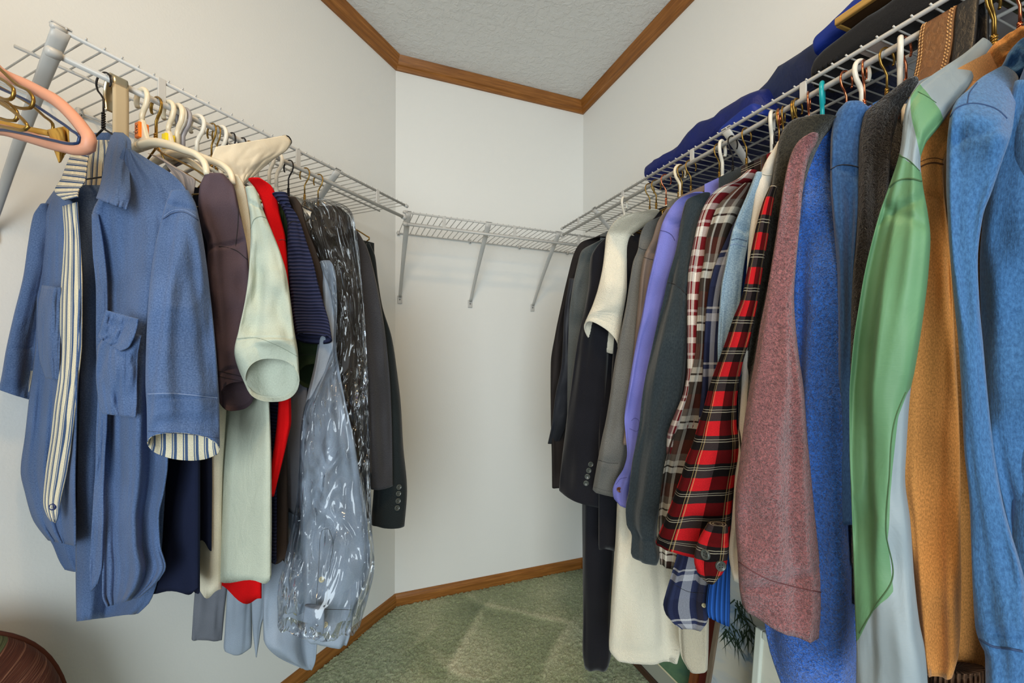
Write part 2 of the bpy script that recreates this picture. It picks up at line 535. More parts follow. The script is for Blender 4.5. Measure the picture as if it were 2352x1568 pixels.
# carpet pile: fine grid of tufts
def carpet():
    st = .0042
    xs = np.arange(-.95, 1.35, st); ys = np.arange(.55, 2.16, st)
    Xg, Yg = np.meshgrid(xs, ys)
    Xg = Xg+rng.normal(0, st*.28, Xg.shape); Yg = Yg+rng.normal(0, st*.28, Yg.shape)
    lay = .55*vnoise(Xg*3.1+5, Yg*3.3+9, 11)+.45*vnoise(Xg*8+3, Yg*8.5+1, 12)
    # marks that the vacuum cleaner and feet left in the pile: raised creases between px points
    crease = np.zeros_like(Xg)
    segs = [((1110, 1400), (1035, 1535), 1.0), ((1118, 1395), (1310, 1436), 1.0), ((1075, 1370), (1118, 1400), .7), ((990, 1500), (1035, 1545), .6),
            ((1035, 1545), (1110, 1568), .7), ((1310, 1436), (1270, 1500), .8), ((960, 1480), (1000, 1440), .5), ((1270, 1500), (1250, 1560), .5), ((1340, 1455), (1310, 1436), .8)]
    side = np.zeros_like(Xg)
    for a, b, k in segs:
        A = on_z(*a, 0)[:2]; Bq = on_z(*b, 0)[:2]; d = Bq-A; ln = np.linalg.norm(d); d = d/ln
        s = np.clip(((Xg-A[0])*d[0]+(Yg-A[1])*d[1]), 0, ln)
        dist = np.hypot(Xg-A[0]-s*d[0], Yg-A[1]-s*d[1])
        sd = (Xg-A[0])*(-d[1])+(Yg-A[1])*d[0]
        crease = np.maximum(crease, k*np.exp(-(dist/.018)**2))
        side += k*np.exp(-(dist/.09)**2)*np.tanh(sd/.01)
    tuft = rng.random(Xg.shape)
    tuft = .55*tuft+.45*(vnoise(Xg*95, Yg*95, 5)*.5+.5)
    Zg = .004+.0085*tuft+.003*crease+.002*vnoise(Xg*9, Yg*9, 6)
    P = np.stack([Xg, Yg, Zg], -1)
    nr, nc = Xg.shape
    f = grid_faces(nr, nc, False)
    ins = np.ones(P.shape[:2], bool)
    for O, n in ((C, nL), (C, nB), (CR, nR)):
        ins &= ((Xg-O[0])*n[0]+(Yg-O[1])*n[1] > .012)
    f = f[ins.reshape(-1)[f].all(1)]
    t = NT('green cut pile')
    at = t.n('ShaderNodeAttribute'); at.attribute_name = 'lay'
    c = t.ramp(at.outputs['Fac'], [(0, srgb(110, 122, 90)), (.45, srgb(148, 158, 122)), (.7, srgb(180, 184, 150)), (1, srgb(212, 210, 178))])
    nz = t.noise(t.tex(), 260, 2, .6)
    c = t.mix(1.0, c, t.ramp(nz, [(.3, (.55, .55, .55, 1)), (.7, (1.25, 1.25, 1.25, 1))]), 'MULTIPLY')
    t.l(c, t.b.inputs['Base Color']); t.P(Roughness=.95, Specular_IOR_Level=.1, Sheen_Weight=.3)
    used = np.unique(f); remap = -np.ones(nr*nc, int); remap[used] = np.arange(len(used))
    o = mesh_obj('carpet', P.reshape(-1, 3)[used], remap[f], t.m)
    val = np.clip(.46+.24*lay+.27*crease+.12*side+.30*(tuft-.5), 0, 1).reshape(-1)[used]
    a = o.data.attributes.new('lay', 'FLOAT', 'POINT'); a.data.foreach_set('value', val.astype(np.float32))
    setp(o, 'green cut-pile carpet with vacuum marks covering the floor', 'carpet', kind='stuff')
carpet()

# ceiling lamp (behind the top edge of the picture)
def ceiling_lamp():
    x, y = LAMP_XY
    t = thing('ceiling_lamp', 'round flush ceiling lamp with a frosted glass dome', 'lamp', (x, y, ZC))
    prof = [(.0, 0), (.16, 0), (.165, -.008), (.16, -.02), (.0, -.02)]
    def lathe(prof, n=40):
        V = []; Fs = []
        for r, z in prof:
            for k in range(n):
                a = 2*math.pi*k/n; V.append((x+r*math.cos(a), y+r*math.sin(a), ZC+z))
        return np.array(V), grid_faces(len(prof), n, True)
    v, f = lathe(prof); mesh_obj('base', v, f, M['wire_white'], t)
    dome = [(.145*math.cos(a), -.02-.075*math.sin(a)) for a in np.linspace(0, math.pi/2, 12)]
    v, f = lathe(dome)
    em = NT('lit frosted glass'); em.P(Base_Color=(.9, .85, .75, 1), Emission_Color=(*LAMP_COL, 1), Emission_Strength=LAMP_POWER)
    mesh_obj('shade', v, f, em.m, t)
ceiling_lamp()
#--PART2--
# ------------------------------------------------------------------ wire shelves
def wire_shelf(rack, u0, u1, label, braces, straps, clips, z0=None, z1=None, rod=(None, None), lipext=0, foot=-.30, wirestart=None):
    """ventilated shelf: front lip, hang rod below it, deck wires, rails, straps, wall braces"""
    za = rack.zlip if z0 is None else z0
    zb = rack.zlip if z1 is None else z1
    zz = lambda u: za+(zb-za)*(u-u0)/(u1-u0)
    t = thing('wire_shelf', label, 'shelf', rack.W((u0+u1)/2, .15, rack.zlip))
    W = rack.W
    drop = rack.zlip-rack.zrod
    def bar(name, ua, ub, v, dz, r, caps=True):
        pts = [W(ua, v, zz(ua)+dz), W(ub, v, zz(ub)+dz)]
        vv, ff = tube(pts, r, 10)
        o = mesh_obj(name, vv, ff, M['wire_white'], t)
        if caps:
            for ue, s in ((ua, -1), (ub, 1)):
                cpts = [W(ue-s*.014, v, zz(ue)+dz), W(ue+s*.002, v, zz(ue)+dz), W(ue+s*.005, v, zz(ue)+dz)]
                vv, ff = tube(cpts, [r*1.45, r*1.45, r*.8], 10)
                mesh_obj('end_cap', vv, ff, M['wire_white'], o)
        return o
    bar('front_lip', u0-lipext, u1+lipext, .30, 0, .0042)
    ra = u0 if rod[0] is None else rod[0]; rb = u1 if rod[1] is None else rod[1]
    bar('hang_rod', ra, rb, .30, -drop, .0058)
    bar('back_rail', u0, u1, .008, -.004, .0032, False)
    bar('middle_rail', u0+.01, u1+.01, .18, -.0045, .0032, False)
    # deck wires: one mesh shared by all
    w0 = u0+.012 if wirestart is None else wirestart
    me = None
    n = int((u1-.004-w0)/.0254)+1
    base = root_loc(t)
    for k in range(n):
        u = w0+k*.0254
        if me is None:
            d = h3(rack.n)
            vv, ff = tube([d*.0, d*.292, d*.303+np.array([0, 0, .003])], .0016, 6)
            o = mesh_obj('deck_wire', vv, ff, M['wire_white'])
            me = o.data
        else:
            o = bpy.data.objects.new('deck_wire', me); COL.objects.link(o)
        o.parent = t
        o.location = Vector(W(u, .004, zz(u)+.001)-base)
    for u in straps:
        c = W(u, .3025, zz(u)-drop/2)
        vv, ff = box(c, h3(rack.du), h3(rack.n), Z3, (.007, .0022, drop/2+.004))
        bevel(mesh_obj('rod_strap', vv, ff, M['wire_white'], t, smooth=False), .0012)
    for u in braces:
        A = W(u, .302, zz(u)-.002); Bq = W(u, .012, zz(u)+foot)
        prof = []
        n_ = 24
        s = np.linspace(0, 1, n_)[:, None]
        p = A*(1-s)+Bq*s
        p[:, 2] += .010*np.sin(s[:, 0]*math.pi)
        wd = np.interp(s[:, 0], [0, .25, .7, 1], [.0125, .0105, .008, .007])
        dirv = (Bq-A)/np.linalg.norm(Bq-A)
        su = h3(rack.du); nn = np.cross(su, dirv)
        a = np.arange(10)/10*2*math.pi
        P = p[:, None]+wd[:, None, None]*np.cos(a)[None, :, None]*su+.0045*np.sin(a)[None, :, None]*nn
        ff = grid_faces(n_, 10, True).tolist()+[list(range(10))[::-1], [(n_-1)*10+j for j in range(10)]]
        o = mesh_obj('support_brace', P.reshape(-1, 3), ff, M['wire_white'], t)
        vv, ff = box(W(u, .004, zz(u)+foot-.012), h3(rack.du), h3(rack.n), Z3, (.0115, .003, .019))
        bevel(mesh_obj('foot_plate', vv, ff, M['wire_white'], o, smooth=False), .003)
        vv, ff = tube([W(u, .006, zz(u)+foot-.012), W(u, .0095, zz(u)+foot-.012)], [.004, .003], 10)
        mesh_obj('screw', vv, ff, M['screw'], o)
        vv, ff = box(W(u, .300, zz(u)+.0055), h3(rack.du), h3(rack.n), Z3, (.013, .005, .0012))
        mesh_obj('lip_hook', vv, ff, M['wire_white'], o, smooth=False)
    for u in clips:
        vv, ff = box(W(u, .007, zz(u)-.004), h3(rack.du), h3(rack.n), Z3, (.006, .0068, .010))
        o = bevel(mesh_obj('wall_clip', vv, ff, M['wire_white'], t, smooth=False), .003)
        vv, ff = tube([W(u, .012, zz(u)-.011), W(u, .0155, zz(u)-.011)], [.0032, .0025], 8)
        mesh_obj('screw', vv, ff, M['screw'], o)
    return t
wire_shelf(L, .30, 1.24, 'white wire shelf with hang rod on the wall of the blue denim shirt', (1.2315, .63), (1.085, .768, .459), (.5, .8, 1.1), rod=(.312, 1.246))
wire_shelf(L, 1.325, 2.6, 'white wire shelf section holding the empty peach and wire hangers', (2.5,), (1.5, 1.8, 2.1, 2.4), (1.6, 2.2))
wire_shelf(B, .004, .985, 'short empty white wire shelf across the angled end wall', (.0195, .3583, .6952), (.1656, .4788, .80), (.012, .356, .62, .9), z0=1.742, z1=1.728)
wire_shelf(R, .322, 2.9, 'long white wire shelf loaded with blue bags above the jackets', (.5955, 1.221, 1.85, 2.5), (.477, .785, 1.1066, 1.418, 1.73, 2.05), (.9, 1.5, 2.1))

# ------------------------------------------------------------------ hangers
def hook_path(rack, u, R_=.019, neck=.062, wire=.0016, w=None, flip=1):
    """points of a hook that sits on the rod; returns 3d points from the tip to the neck and the neck point"""
    zt = rack.zrod+.0058+wire
    c = zt-R_
    w = rack.n if w is None else w
    a = np.radians(np.linspace(-35, 205, 26))
    loc = [(flip*R_*math.cos(q), c+R_*math.sin(q)) for q in a]
    loc += [(-flip*R_*.78, c-R_*.75), (-flip*R_*.35, c-R_*1.2), (0, c-R_*1.7), (0, rack.zrod-neck)]
    O = rack.W(u, .30, 0)
    P = np.array([O+h3(w)*x+Z3*z for x, z in loc])
    return P, O+Z3*(rack.zrod-neck)
def lat(rack, yaw):
    c, s = math.cos(yaw), math.sin(yaw)
    return rack.n*c+rack.du*s
def wire_hanger(rack, u, mat, label, yaw=0, hw=.19, drop=.105, r=.0016, twist=True, group=None, name='wire_hanger', flip=1, neck=.085):
    w = lat(rack, yaw)
    hp, N = hook_path(rack, u, .018, neck-.02, r, w, flip)
    t = thing(name, label, 'hanger', rack.W(u, .30, rack.zrod), group)
    v, f = tube(hp, r, 7); mesh_obj('hook', v, f, mat, t)
    N2 = N-Z3*.03
    k = np.linspace(0, 1, 26)
    if twist:
        hel = []
        for ph in (0, math.pi):
            q = N[None]+(N2-N)[None]*k[:, None]+.0019*(np.cos(k*22+ph)[:, None]*h3(w)+np.sin(k*22+ph)[:, None]*np.cross(h3(w), Z3))
            hel.append(tube(q, r*.95, 6))
        v, f = join(*hel); mesh_obj('twisted_neck', v, f, mat, t)
    else:
        v, f = tube([N+Z3*.004, N2], r, 7); mesh_obj('neck', v, f, mat, t)
    zb = N2[2]-drop
    def at(x, z): return np.array([N2[0]+w[0]*x, N2[1]+w[1]*x, z])
    pts = [at(0, N2[2]), at(.02, N2[2]-.012), at(hw*.5, N2[2]-drop*.45), at(hw-.012, zb+.012), at(hw, zb+.004), at(hw-.01, zb-.002), at(hw*.5, zb-.003), at(0, zb-.003),
           at(-hw*.5, zb-.003), at(-hw+.01, zb-.002), at(-hw, zb+.004), at(-hw+.012, zb+.012), at(-hw*.5, N2[2]-drop*.45), at(-.02, N2[2]-.012), at(0, N2[2])]
    v, f = tube(curve_pts(pts, 90), r, 6); mesh_obj('frame', v, f, mat, t)
    return t
def plastic_hanger(rack, u, mat, label, yaw=0, hw=.185, drop=.105, r=.0042, group=None, flip=1, hookR=.021, neck=.09):
    w = lat(rack, yaw)
    hp, N = hook_path(rack, u, hookR, neck-.01, r, w, flip)
    t = thing('plastic_hanger', label, 'hanger', rack.W(u, .30, rack.zrod), group)
    v, f = tube(hp, r, 10); mesh_obj('hook', v, f, mat, t)
    N2 = N-Z3*.02
    v, f = tube([N+Z3*.003, N2-Z3*.004], [r, r*1.5], 10); mesh_obj('neck', v, f, mat, t)
    zb = N2[2]-drop
    def at(x, z): return np.array([N2[0]+w[0]*x, N2[1]+w[1]*x, z])
    pts = [at(0, N2[2]), at(.03, N2[2]-.006), at(hw*.55, N2[2]-drop*.5), at(hw-.01, zb+.014), at(hw, zb+.002), at(hw-.012, zb-.007), at(hw*.5, zb-.008), at(0, zb-.008),
           at(-hw*.5, zb-.008), at(-hw+.012, zb-.007), at(-hw, zb+.002), at(-hw+.01, zb+.014), at(-hw*.55, N2[2]-drop*.5), at(-.03, N2[2]-.006), at(0, N2[2])]
    v, f = tube(curve_pts(pts, 80), r, 8); mesh_obj('frame', v, f, mat, t)
    return t

# ------------------------------------------------------------------ cloth
def view_h(P):
    d = np.array([P[0], P[1], 0.0]); return d/np.linalg.norm(d)
def sleeve(name, plane, rows, mat, parent, depth=.75, nr=96, nc=48, fold=.010, lobes=4, seed=1, seams=(), tilt=0, bmax=.055, bmin=.012, lining=None, inlen=.03, matfn=None, fl=3.0, shape=.8, flat=.0, topcap=True, rough=0.0, steps=(), ncr=2, attr=None):
    """closed cloth tube; every row gives its left and right edge (px) and is placed at its own depth"""
    rows = [tuple(q)+((None,) if len(q) == 4 else ()) for q in rows]
    base = np.array([[a, b, c, d] for a, b, c, d, _ in rows], float)
    vs_ = [q[4] for q in rows]
    if any(q is not None for q in vs_):
        dv = next(q for q in vs_[::-1] if q is not None) if vs_[-1] is None else vs_[-1]
        known = [(i, q) for i, q in enumerate(vs_) if q is not None]
        vcol = np.interp(np.arange(len(vs_)), [k for k, _ in known], [q for _, q in known])
    else: vcol = None
    data = np.c_[base, vcol] if vcol is not None else base
    I = spline(data, nr)
    th_ = np.arange(nc)/nc*2*math.pi
    cs, sn = np.cos(th_), np.sin(th_)
    P = np.zeros((nr, nc, 3))
    T = np.linspace(0, 1, nr)
    N1 = vnoise((th_/(2*math.pi)*lobes)[None, :]+0*T[:, None], T[:, None]*fl+0*th_[None, :]+seed*3.1, seed, lobes)
    N2 = vnoise((th_/(2*math.pi)*lobes*3)[None, :]+0*T[:, None], T[:, None]*fl*2.6+0*th_[None, :]+seed, seed+50, lobes*3)
    N3 = vnoise((th_/(2*math.pi)*6)[None, :]+0*T[:, None], T[:, None]*14+seed, seed+90, 6)
    Nn = 1.15*(1-2*np.abs(N1)**.8)*.6+.6*N1+.6*N2+.32*N3
    r3 = np.random.default_rng(seed+200)
    cr = [(r3.uniform(-.65, .65), r3.uniform(.7, 1.3)*r3.choice([-1, 1])*fold*.9, r3.uniform(0, 6), r3.uniform(.05, .35), r3.uniform(.06, .14)) for _ in range(ncr)]
    for i in range(nr):
        q = I[i]
        mx, my = (q[0]+q[2])/2, (q[1]+q[3])/2
        Mc = plane(mx, my, q[4]) if vcol is not None else plane(mx, my)
        vh = view_h(Mc)
        def hit(x, y):
            d = ray(x, y); t = (Mc@vh)/(d@vh); return CAM+d*t
        A, Bq = hit(q[0], q[1]), hit(q[2], q[3])
        cen = (A+Bq)/2; a = (Bq-A)/2
        ha = np.linalg.norm(a)
        b = min(bmax, max(bmin, ha*depth))
        en = smooth01(T[i]/.12)*.85+.15
        rad = 1+0*cs
        sx = np.sign(cs)*np.abs(cs)**shape; sy = np.sign(sn)*np.abs(sn)**shape
        dsp = fold*Nn[i]*en*min(1.0, ha/.035)
        for ts, sl, dep in seams:
            tt = ts+sl*cs
            dsp = dsp-dep*np.exp(-((T[i]-tt)/.008)**2)
        frt = np.clip(sn*2.2, 0, 1)*min(1.0, ha/.03)
        for c0_, am, ph, t0, wd_ in cr:
            dsp = dsp+am*np.tanh((cs-(c0_+.28*math.sin(T[i]*3.2+ph)))/wd_)*frt*smooth01((T[i]-t0)/.2)*(.25+.75*smooth01((1-T[i])/.10))*(.6+.4*math.sin(T[i]*5+ph*2))
        for pts_, am, wd_ in steps:
            cc_ = np.interp(T[i], [p_[0] for p_ in pts_], [p_[1] for p_ in pts_])
            dsp = dsp+am*np.tanh((cs-cc_)/wd_)*frt*smooth01((T[i]-pts_[0][0])/.08)*smooth01((pts_[-1][0]+.02-T[i])/.08)
        bb = b*sy+dsp*np.sign(sn)*np.minimum(1, np.abs(sn)*1.6)
        aa = sx[:, None]*a[None]*(1+rough*N3[i])[:, None]
        P[i] = cen+aa-vh*bb[:, None]
        if tilt:
            k = smooth01((T[i]-.72)/.28)
            P[i, :, 2] += tilt*k*sn
    uvs = None
    # cuff turned inwards
    c0 = P[-1].mean(0)
    ins = []
    stp = max(1e-4, float(np.linalg.norm(P[-1].mean(0)-P[-2].mean(0))))
    nin = min(nr-2, max(2, int(inlen/stp)))
    for k in np.linspace(0, nin, 6).astype(int):
        rg = P[-1-k]; cc = rg.mean(0)
        ins.append(cc+(rg-cc)*(.978 if k == 0 else .93))
    tops = []
    if topcap:
        c1 = P[0].mean(0)
        tops = [c1+(P[0]-c1)*.02, c1+(P[0]-c1)*.6]
    full = np.concatenate([np.array(tops).reshape(-1, nc, 3), P, np.array(ins)], 0)
    nt = len(tops)
    mats = [mat] if not isinstance(mat, list) else list(mat)
    mf = None
    nr2 = full.shape[0]
    if lining is not None or matfn is not None:
        if lining is not None: mats.append(lining)
        li = len(mats)-1
        def mf(s, t):
            row = t*(nr2-1)
            tt = np.clip((row-nt)/(nr-1), 0, 1)
            out = np.zeros(len(s), int) if matfn is None else matfn(s, tt)
            if lining is not None:
                out = np.where(row > nt+nr-1, li, out)
            return out
    o = grid_obj(name, full, mats if len(mats) > 1 else mats[0], parent, True, None, mf)
    if attr is not None:
        an, fn = attr
        row = np.arange(nr2)[:, None]+0*np.arange(nc+1)[None]; colm = np.arange(nc+1)[None]/nc+0*row
        val = fn(colm.ravel(), np.clip((row.ravel()-nt)/(nr-1), 0, 1))
        a_ = o.data.attributes.new(an, 'FLOAT', 'POINT'); a_.data.foreach_set('value', np.asarray(val, np.float32))
    return o

def body(rack, u, z_neck, hem_z, mat, parent, hw=.205, hem_hw=.235, drop=.075, th=.022, th_hem=None, yaw=0, seed=3, fold=.010, nr=54, ns=64, vc=.30, lobes=7, name='body', hem_curve=0.0, neck=.07, skew=0.0):
    """torso of a hanging garment: flattened closed tube across the rod, open at the hem"""
    w = lat(rack, yaw); m = np.array([-w[1], w[0]])
    if m @ rack.du < 0: m = -m
    O = rack.W(u, vc, 0)
    k = np.arange(ns)/ns*2*math.pi
    s = np.cos(k); d = np.sin(k)
    th_hem = th*1.25 if th_hem is None else th_hem
    T = np.linspace(0, 1, nr)
    N1 = vnoise((k/(2*math.pi)*lobes)[None]+0*T[:, None], T[:, None]*2.2+seed+0*k[None], seed, lobes)
    N2 = vnoise((k/(2*math.pi)*lobes*2)[None]+0*T[:, None], T[:, None]*5+seed+0*k[None], seed+9, lobes*2)
    P = np.zeros((nr, ns, 3))
    ztop = z_neck-drop*np.maximum(0, np.abs(s)-neck/hw*.5)**1.15/(1-neck/hw*.5)**1.15
    for i, t in enumerate(T):
        W_ = hw+(hem_hw-hw)*smooth01(t*1.4)
        tt = (.008+(th-.008)*smooth01(t/.16))*(1-t)+th_hem*t
        zz = ztop*(1-t)+(hem_z+hem_curve*s*s)*t
        x = s*W_+skew*t
        y = np.sign(d)*np.abs(d)**.7*tt + fold*(N1[i]+.5*N2[i])*smooth01(t/.25)*np.minimum(1, np.abs(d)*1.5)*np.sign(d)
        P[i] = O+x[:, None]*h3(w)+y[:, None]*h3(m)+zz[:, None]*Z3
    P[-1, :, 2] += .008*np.sin(k*3+seed)+.006*np.sin(k*7+2*seed)
    c0 = P[-1].mean(0)
    ins = []
    for q in (0, .5, 1):
        ring = c0+(P[-1]-c0)*.985; ring[:, 2] = P[-1][:, 2]+.02*q; ins.append(ring)
    full = np.concatenate([P, np.array(ins)], 0)
    return grid_obj(name, full, mat, parent, True)

def collar(rack, u, z, mat, parent, rx=.062, ry=.034, hgt=.045, yaw=0, flare=1.15, vc=.30, name='collar', lean=.010):
    """folded collar band round the neck opening"""
    w = lat(rack, yaw); m = np.array([-w[1], w[0]])
    O = rack.W(u, vc, z)
    nc = 40
    k = np.arange(nc)/nc*2*math.pi
    prof = [(1.0, -.012), (.96, .0), (.93, hgt*.5), (.95, hgt*.95), (1.0, hgt*1.05), (1.08, hgt*.9), (flare, hgt*.45), (flare*1.06, hgt*.05), (flare*1.05, -.006)]
    P = np.array([[O+rx*f*math.cos(a)*h3(w)+ry*f*math.sin(a)*h3(m)+(z_+lean*math.cos(a))*Z3 for a in k] for f, z_ in prof])
    return grid_obj(name, P, mat, parent, True)

def disc_button(P, nrm, r, mat, parent, rim=None):
    nrm = np.asarray(nrm, float); nrm = nrm/np.linalg.norm(nrm)
    a = np.cross(nrm, Z3); a /= np.linalg.norm(a); b = np.cross(a, nrm)
    n = 20
    prof = [(0, .0012), (.55, .0012), (.66, .0016), (.8, .0030), (.93, .0030), (1.0, .0018), (1.0, -.001)]
    V = []; 
    for f, z in prof:
        for k in range(n):
            q = 2*math.pi*k/n
            V.append(P+nrm*z+r*f*(a*math.cos(q)+b*math.sin(q)))
    o = mesh_obj('button', np.array(V), grid_faces(len(prof), n, True), mat, parent)
    parts = []
    for sx, sy in ((.25, .25), (-.25, .25), (.25, -.25), (-.25, -.25)):
        c = P+nrm*.0014+r*(a*sx+b*sy)
        parts.append(tube([c-nrm*.001, c+nrm*.0006], r*.12, 6))
    v, f = join(*parts)
    mesh_obj('thread', v, f, M['ink'] if rim is None else rim, o)
    return o
def cast(o, x, y):
    """point and normal where the line of sight through a photo pixel meets a part"""
    bpy.context.view_layer.update()
    me = o.data; off = Vector(root_loc(o))
    bv = BVHTree.FromPolygons([v.co+off for v in me.vertices], [p.vertices for p in me.polygons])
    d = ray(x, y)
    h = bv.ray_cast(Vector(CAM), Vector(d).normalized())
    if h[0] is None: return None, None
    n = np.array(h[1])
    if n@d > 0: n = -n
    return np.array(h[0]), n
def buttons_on(o, px, r, mat, parent=None, rim=None):
    for x, y in px:
        p, n = cast(o, x, y)
        if p is not None: disc_button(p, n, r, mat, parent or o, rim)

def stitch(o, px, mat, r=.0007, n=40, name='seam', lift=.0002):
    r = r*.72
    """seam or row of stitching laid on a part along photo pixels"""
    me = o.data; off = Vector(root_loc(o))
    key = o.name
    if key not in _bv:
        _bv[key] = BVHTree.FromPolygons([v.co+off for v in me.vertices], [p.vertices for p in me.polygons])
    q = curve_pts(np.array([(x, y, 0) for x, y in px], float), n)
    out = []
    for x, y, _ in q:
        d = ray(x, y); h = _bv[key].ray_cast(Vector(CAM), Vector(d).normalized())
        if h[0] is not None: out.append(np.array(h[0])-d/np.linalg.norm(d)*lift)
    if len(out) > 3:
        v, f = tube(out, r, 5)
        return mesh_obj(name, v, f, mat, o)
_bv = {}
# ------------------------------------------------------------------ cloth materials
fb = fabric
M['hoodie'] = fb('heather blue sweatshirt', (62, 104, 150), 'knit', var=.04)
M['suede'] = fb('tan brushed suede', (198, 136, 74), 'wool', amp=.6, var=.08)
M['suede_in'] = fb('dark brown rib', (86, 62, 46), 'rib', rib=('u', .006))
M['green_nylon'] = fb('sage green nylon', (104, 144, 102), 'nylon')
M['grey_nylon'] = fb('pale grey nylon', (150, 160, 164), 'nylon')
M['black_fleece'] = fb('black fleece', (36, 34, 36), 'fleece')
M['olive_fleece'] = fb('olive black fleece', (50, 47, 38), 'fleece', amp=.6)
M['sweat_blue'] = fb('dusty blue sweatshirt', (56, 92, 140), 'knit', var=.05)
M['blue_fleece'] = fb('royal blue fleece', (42, 108, 210), 'fleece')
M['maroon_fleece'] = fb('rose brown fleece', (142, 88, 90), 'fleece')
M['white_cotton'] = fb('white cotton', (226, 220, 208), 'cotton')
M['lightdenim'] = fb('light washed denim', (140, 166, 184), 'denim')
M['royal_knit'] = fb('royal blue ribbed knit', (38, 84, 160), 'rib', rib=('u', .0055))
M['peri'] = fb('periwinkle cotton', (120, 122, 196), 'cotton')
M['charcoal'] = fb('charcoal green jersey', (46, 54, 58), 'knit', amp=.7)
M['taupe'] = fb('taupe cotton', (126, 110, 100), 'cotton')
M['greywool'] = fb('grey heather wool', (104, 102, 98), 'wool')
M['terry'] = fb('cream terry', (236, 228, 208), 'terry', var=.03)
M['beige_terry'] = fb('beige terry', (196, 186, 164), 'terry', var=.03)
M['black_wool'] = fb('black wool', (26, 26, 32), 'wool', amp=.6)
M['brownblack'] = fb('brown black worsted', (46, 42, 42), 'cotton')
M['slate'] = fb('slate grey worsted', (88, 92, 92), 'wool', amp=.6)
M['satin'] = fb('dark satin', (36, 38, 46), 'nylon', rough=.5)
M['denim'] = fb('washed blue chambray', (78, 100, 138), 'denim', var=.16)
M['plum'] = fb('dark plum jersey', (86, 72, 80), 'cotton')
M['navy'] = fb('navy jersey', (24, 30, 52), 'cotton')
M['cream'] = fb('cream jersey', (214, 208, 188), 'cotton')
M['mint'] = fb('mint linen', (180, 188, 174), 'cotton', amp=1.6, var=.06)
M['red'] = fb('red jersey', (200, 12, 16), 'cotton')
M['forest'] = fb('forest green jersey', (38, 52, 34), 'cotton')
M['navy_rib'] = fb('navy ribbed polo', (52, 56, 86), 'rib', rib=('v', .0075))
M['brown'] = fb('dark brown jersey', (66, 56, 50), 'cotton')
M['dress'] = fb('pale blue grey broadcloth', (148, 160, 176), 'cotton', amp=.7)
M['grey_dress'] = fb('mid grey broadcloth', (112, 116, 126), 'cotton', amp=.7)
M['suit_dark'] = fb('dark brown suiting', (54, 48, 42), 'cotton')
M['charsuit'] = fb('charcoal suiting', (60, 60, 64), 'wool', amp=.6)
M['blazer'] = fb('black green blazer wool', (30, 36, 38), 'wool', amp=.5)
M['stripe'] = fb('cream and blue stripe lining', (220, 208, 180), plaid=dict(pu=.0125, pv=10, mix=0.0, u=[(0, (222, 212, 186)), (.40, (86, 104, 134)), (.52, (222, 212, 186)), (.6, (70, 90, 124)), (.86, (222, 212, 186))], v=[(0, (255, 255, 255))]))
M['plaid_redwhite'] = fb('burgundy white plaid', (120, 30, 34), plaid=dict(pu=.055, pv=.085, ov=.2, mix=.5,
    u=[(0, (112, 26, 32)), (.42, (226, 218, 206)), (.56, (100, 24, 30)), (.62, (226, 218, 206)), (.66, (120, 112, 116)), (.9, (112, 26, 32))],
    v=[(0, (112, 26, 32)), (.28, (226, 218, 206)), (.5, (112, 26, 32)), (.58, (190, 170, 168)), (.64, (112, 26, 32)), (.86, (214, 200, 190))]))
M['plaid_brown'] = fb('brown grey plaid', (90, 70, 60), plaid=dict(pu=.06, pv=.10, ov=.45, mix=.5,
    u=[(0, (74, 64, 56)), (.4, (160, 154, 144)), (.6, (58, 32, 26)), (.82, (200, 194, 182)), (.92, (74, 64, 56))],
    v=[(0, (84, 40, 32)), (.3, (44, 38, 34)), (.55, (232, 226, 212)), (.68, (40, 36, 34)), (.72, (214, 206, 190)), (.84, (110, 100, 92))]))
M['plaid_navy'] = fb('navy plaid flannel', (50, 56, 84), plaid=dict(pu=.075, pv=.105, ov=.35, ou=.3, mix=.5,
    u=[(0, (42, 48, 76)), (.5, (52, 44, 40)), (.62, (42, 48, 76)), (.74, (170, 172, 180)), (.9, (30, 34, 58))],
    v=[(0, (46, 52, 82)), (.38, (176, 174, 178)), (.52, (46, 52, 82)), (.60, (196, 192, 190)), (.64, (36, 40, 66))]))
M['plaid_red'] = fb('red black flannel', (160, 20, 24), plaid=dict(pu=.040, pv=.052, mix=1.0, mode='MULTIPLY', ou=.15,
    u=[(0, (255, 255, 255)), (.5, (112, 112, 114))], v=[(0, (190, 28, 34)), (.5, (52, 42, 42))],
    lines=[(0, .040, .30, .025, (190, 164, 110), .45), (0, .040, .38, .025, (190, 164, 110), .35), (1, .052, .78, .022, (210, 200, 176), .5), (1, .052, .86, .022, (210, 200, 176), .4)]))
M['seam_dark'] = simple('dark seam', (34, 32, 34), .9)
M['seam_mint'] = simple('mint seam', (140, 150, 136), .9)
M['seam_grey'] = simple('grey seam', (70, 70, 72), .9)
M['seam_blue'] = simple('blue seam', (42, 66, 104), .9)
M['seam_pale'] = simple('pale seam', (188, 186, 178), .9)
M['seam_green'] = simple('green seam', (66, 96, 62), .9)
M['seam_tan'] = simple('tan seam', (92, 56, 24), .9)
M['seam_peri'] = simple('periwinkle seam', (78, 74, 132), .9)
M['seam_rose'] = simple('rose seam', (98, 56, 58), .9)
M['seam_denim'] = simple('denim seam', (56, 72, 104), .9)
M['seam_light'] = simple('light denim seam', (128, 148, 186), .9)
M['horn'] = simple('dark horn button', (74, 78, 74), .25)
M['pearl'] = simple('cream button', (216, 206, 168), .3)
M['brownbtn'] = simple('brown button', (96, 50, 26), .35)
M['bluebtn'] = simple('blue button', (24, 40, 92), .3)
HM = {'gold': 'brass_wire', 'copper': 'copper_wire', 'dark': 'dark_wire', 'white': 'white_plastic', 'clear': 'clear_plastic', 'teal': 'teal_plastic', 'grey': 'grey_plastic'}
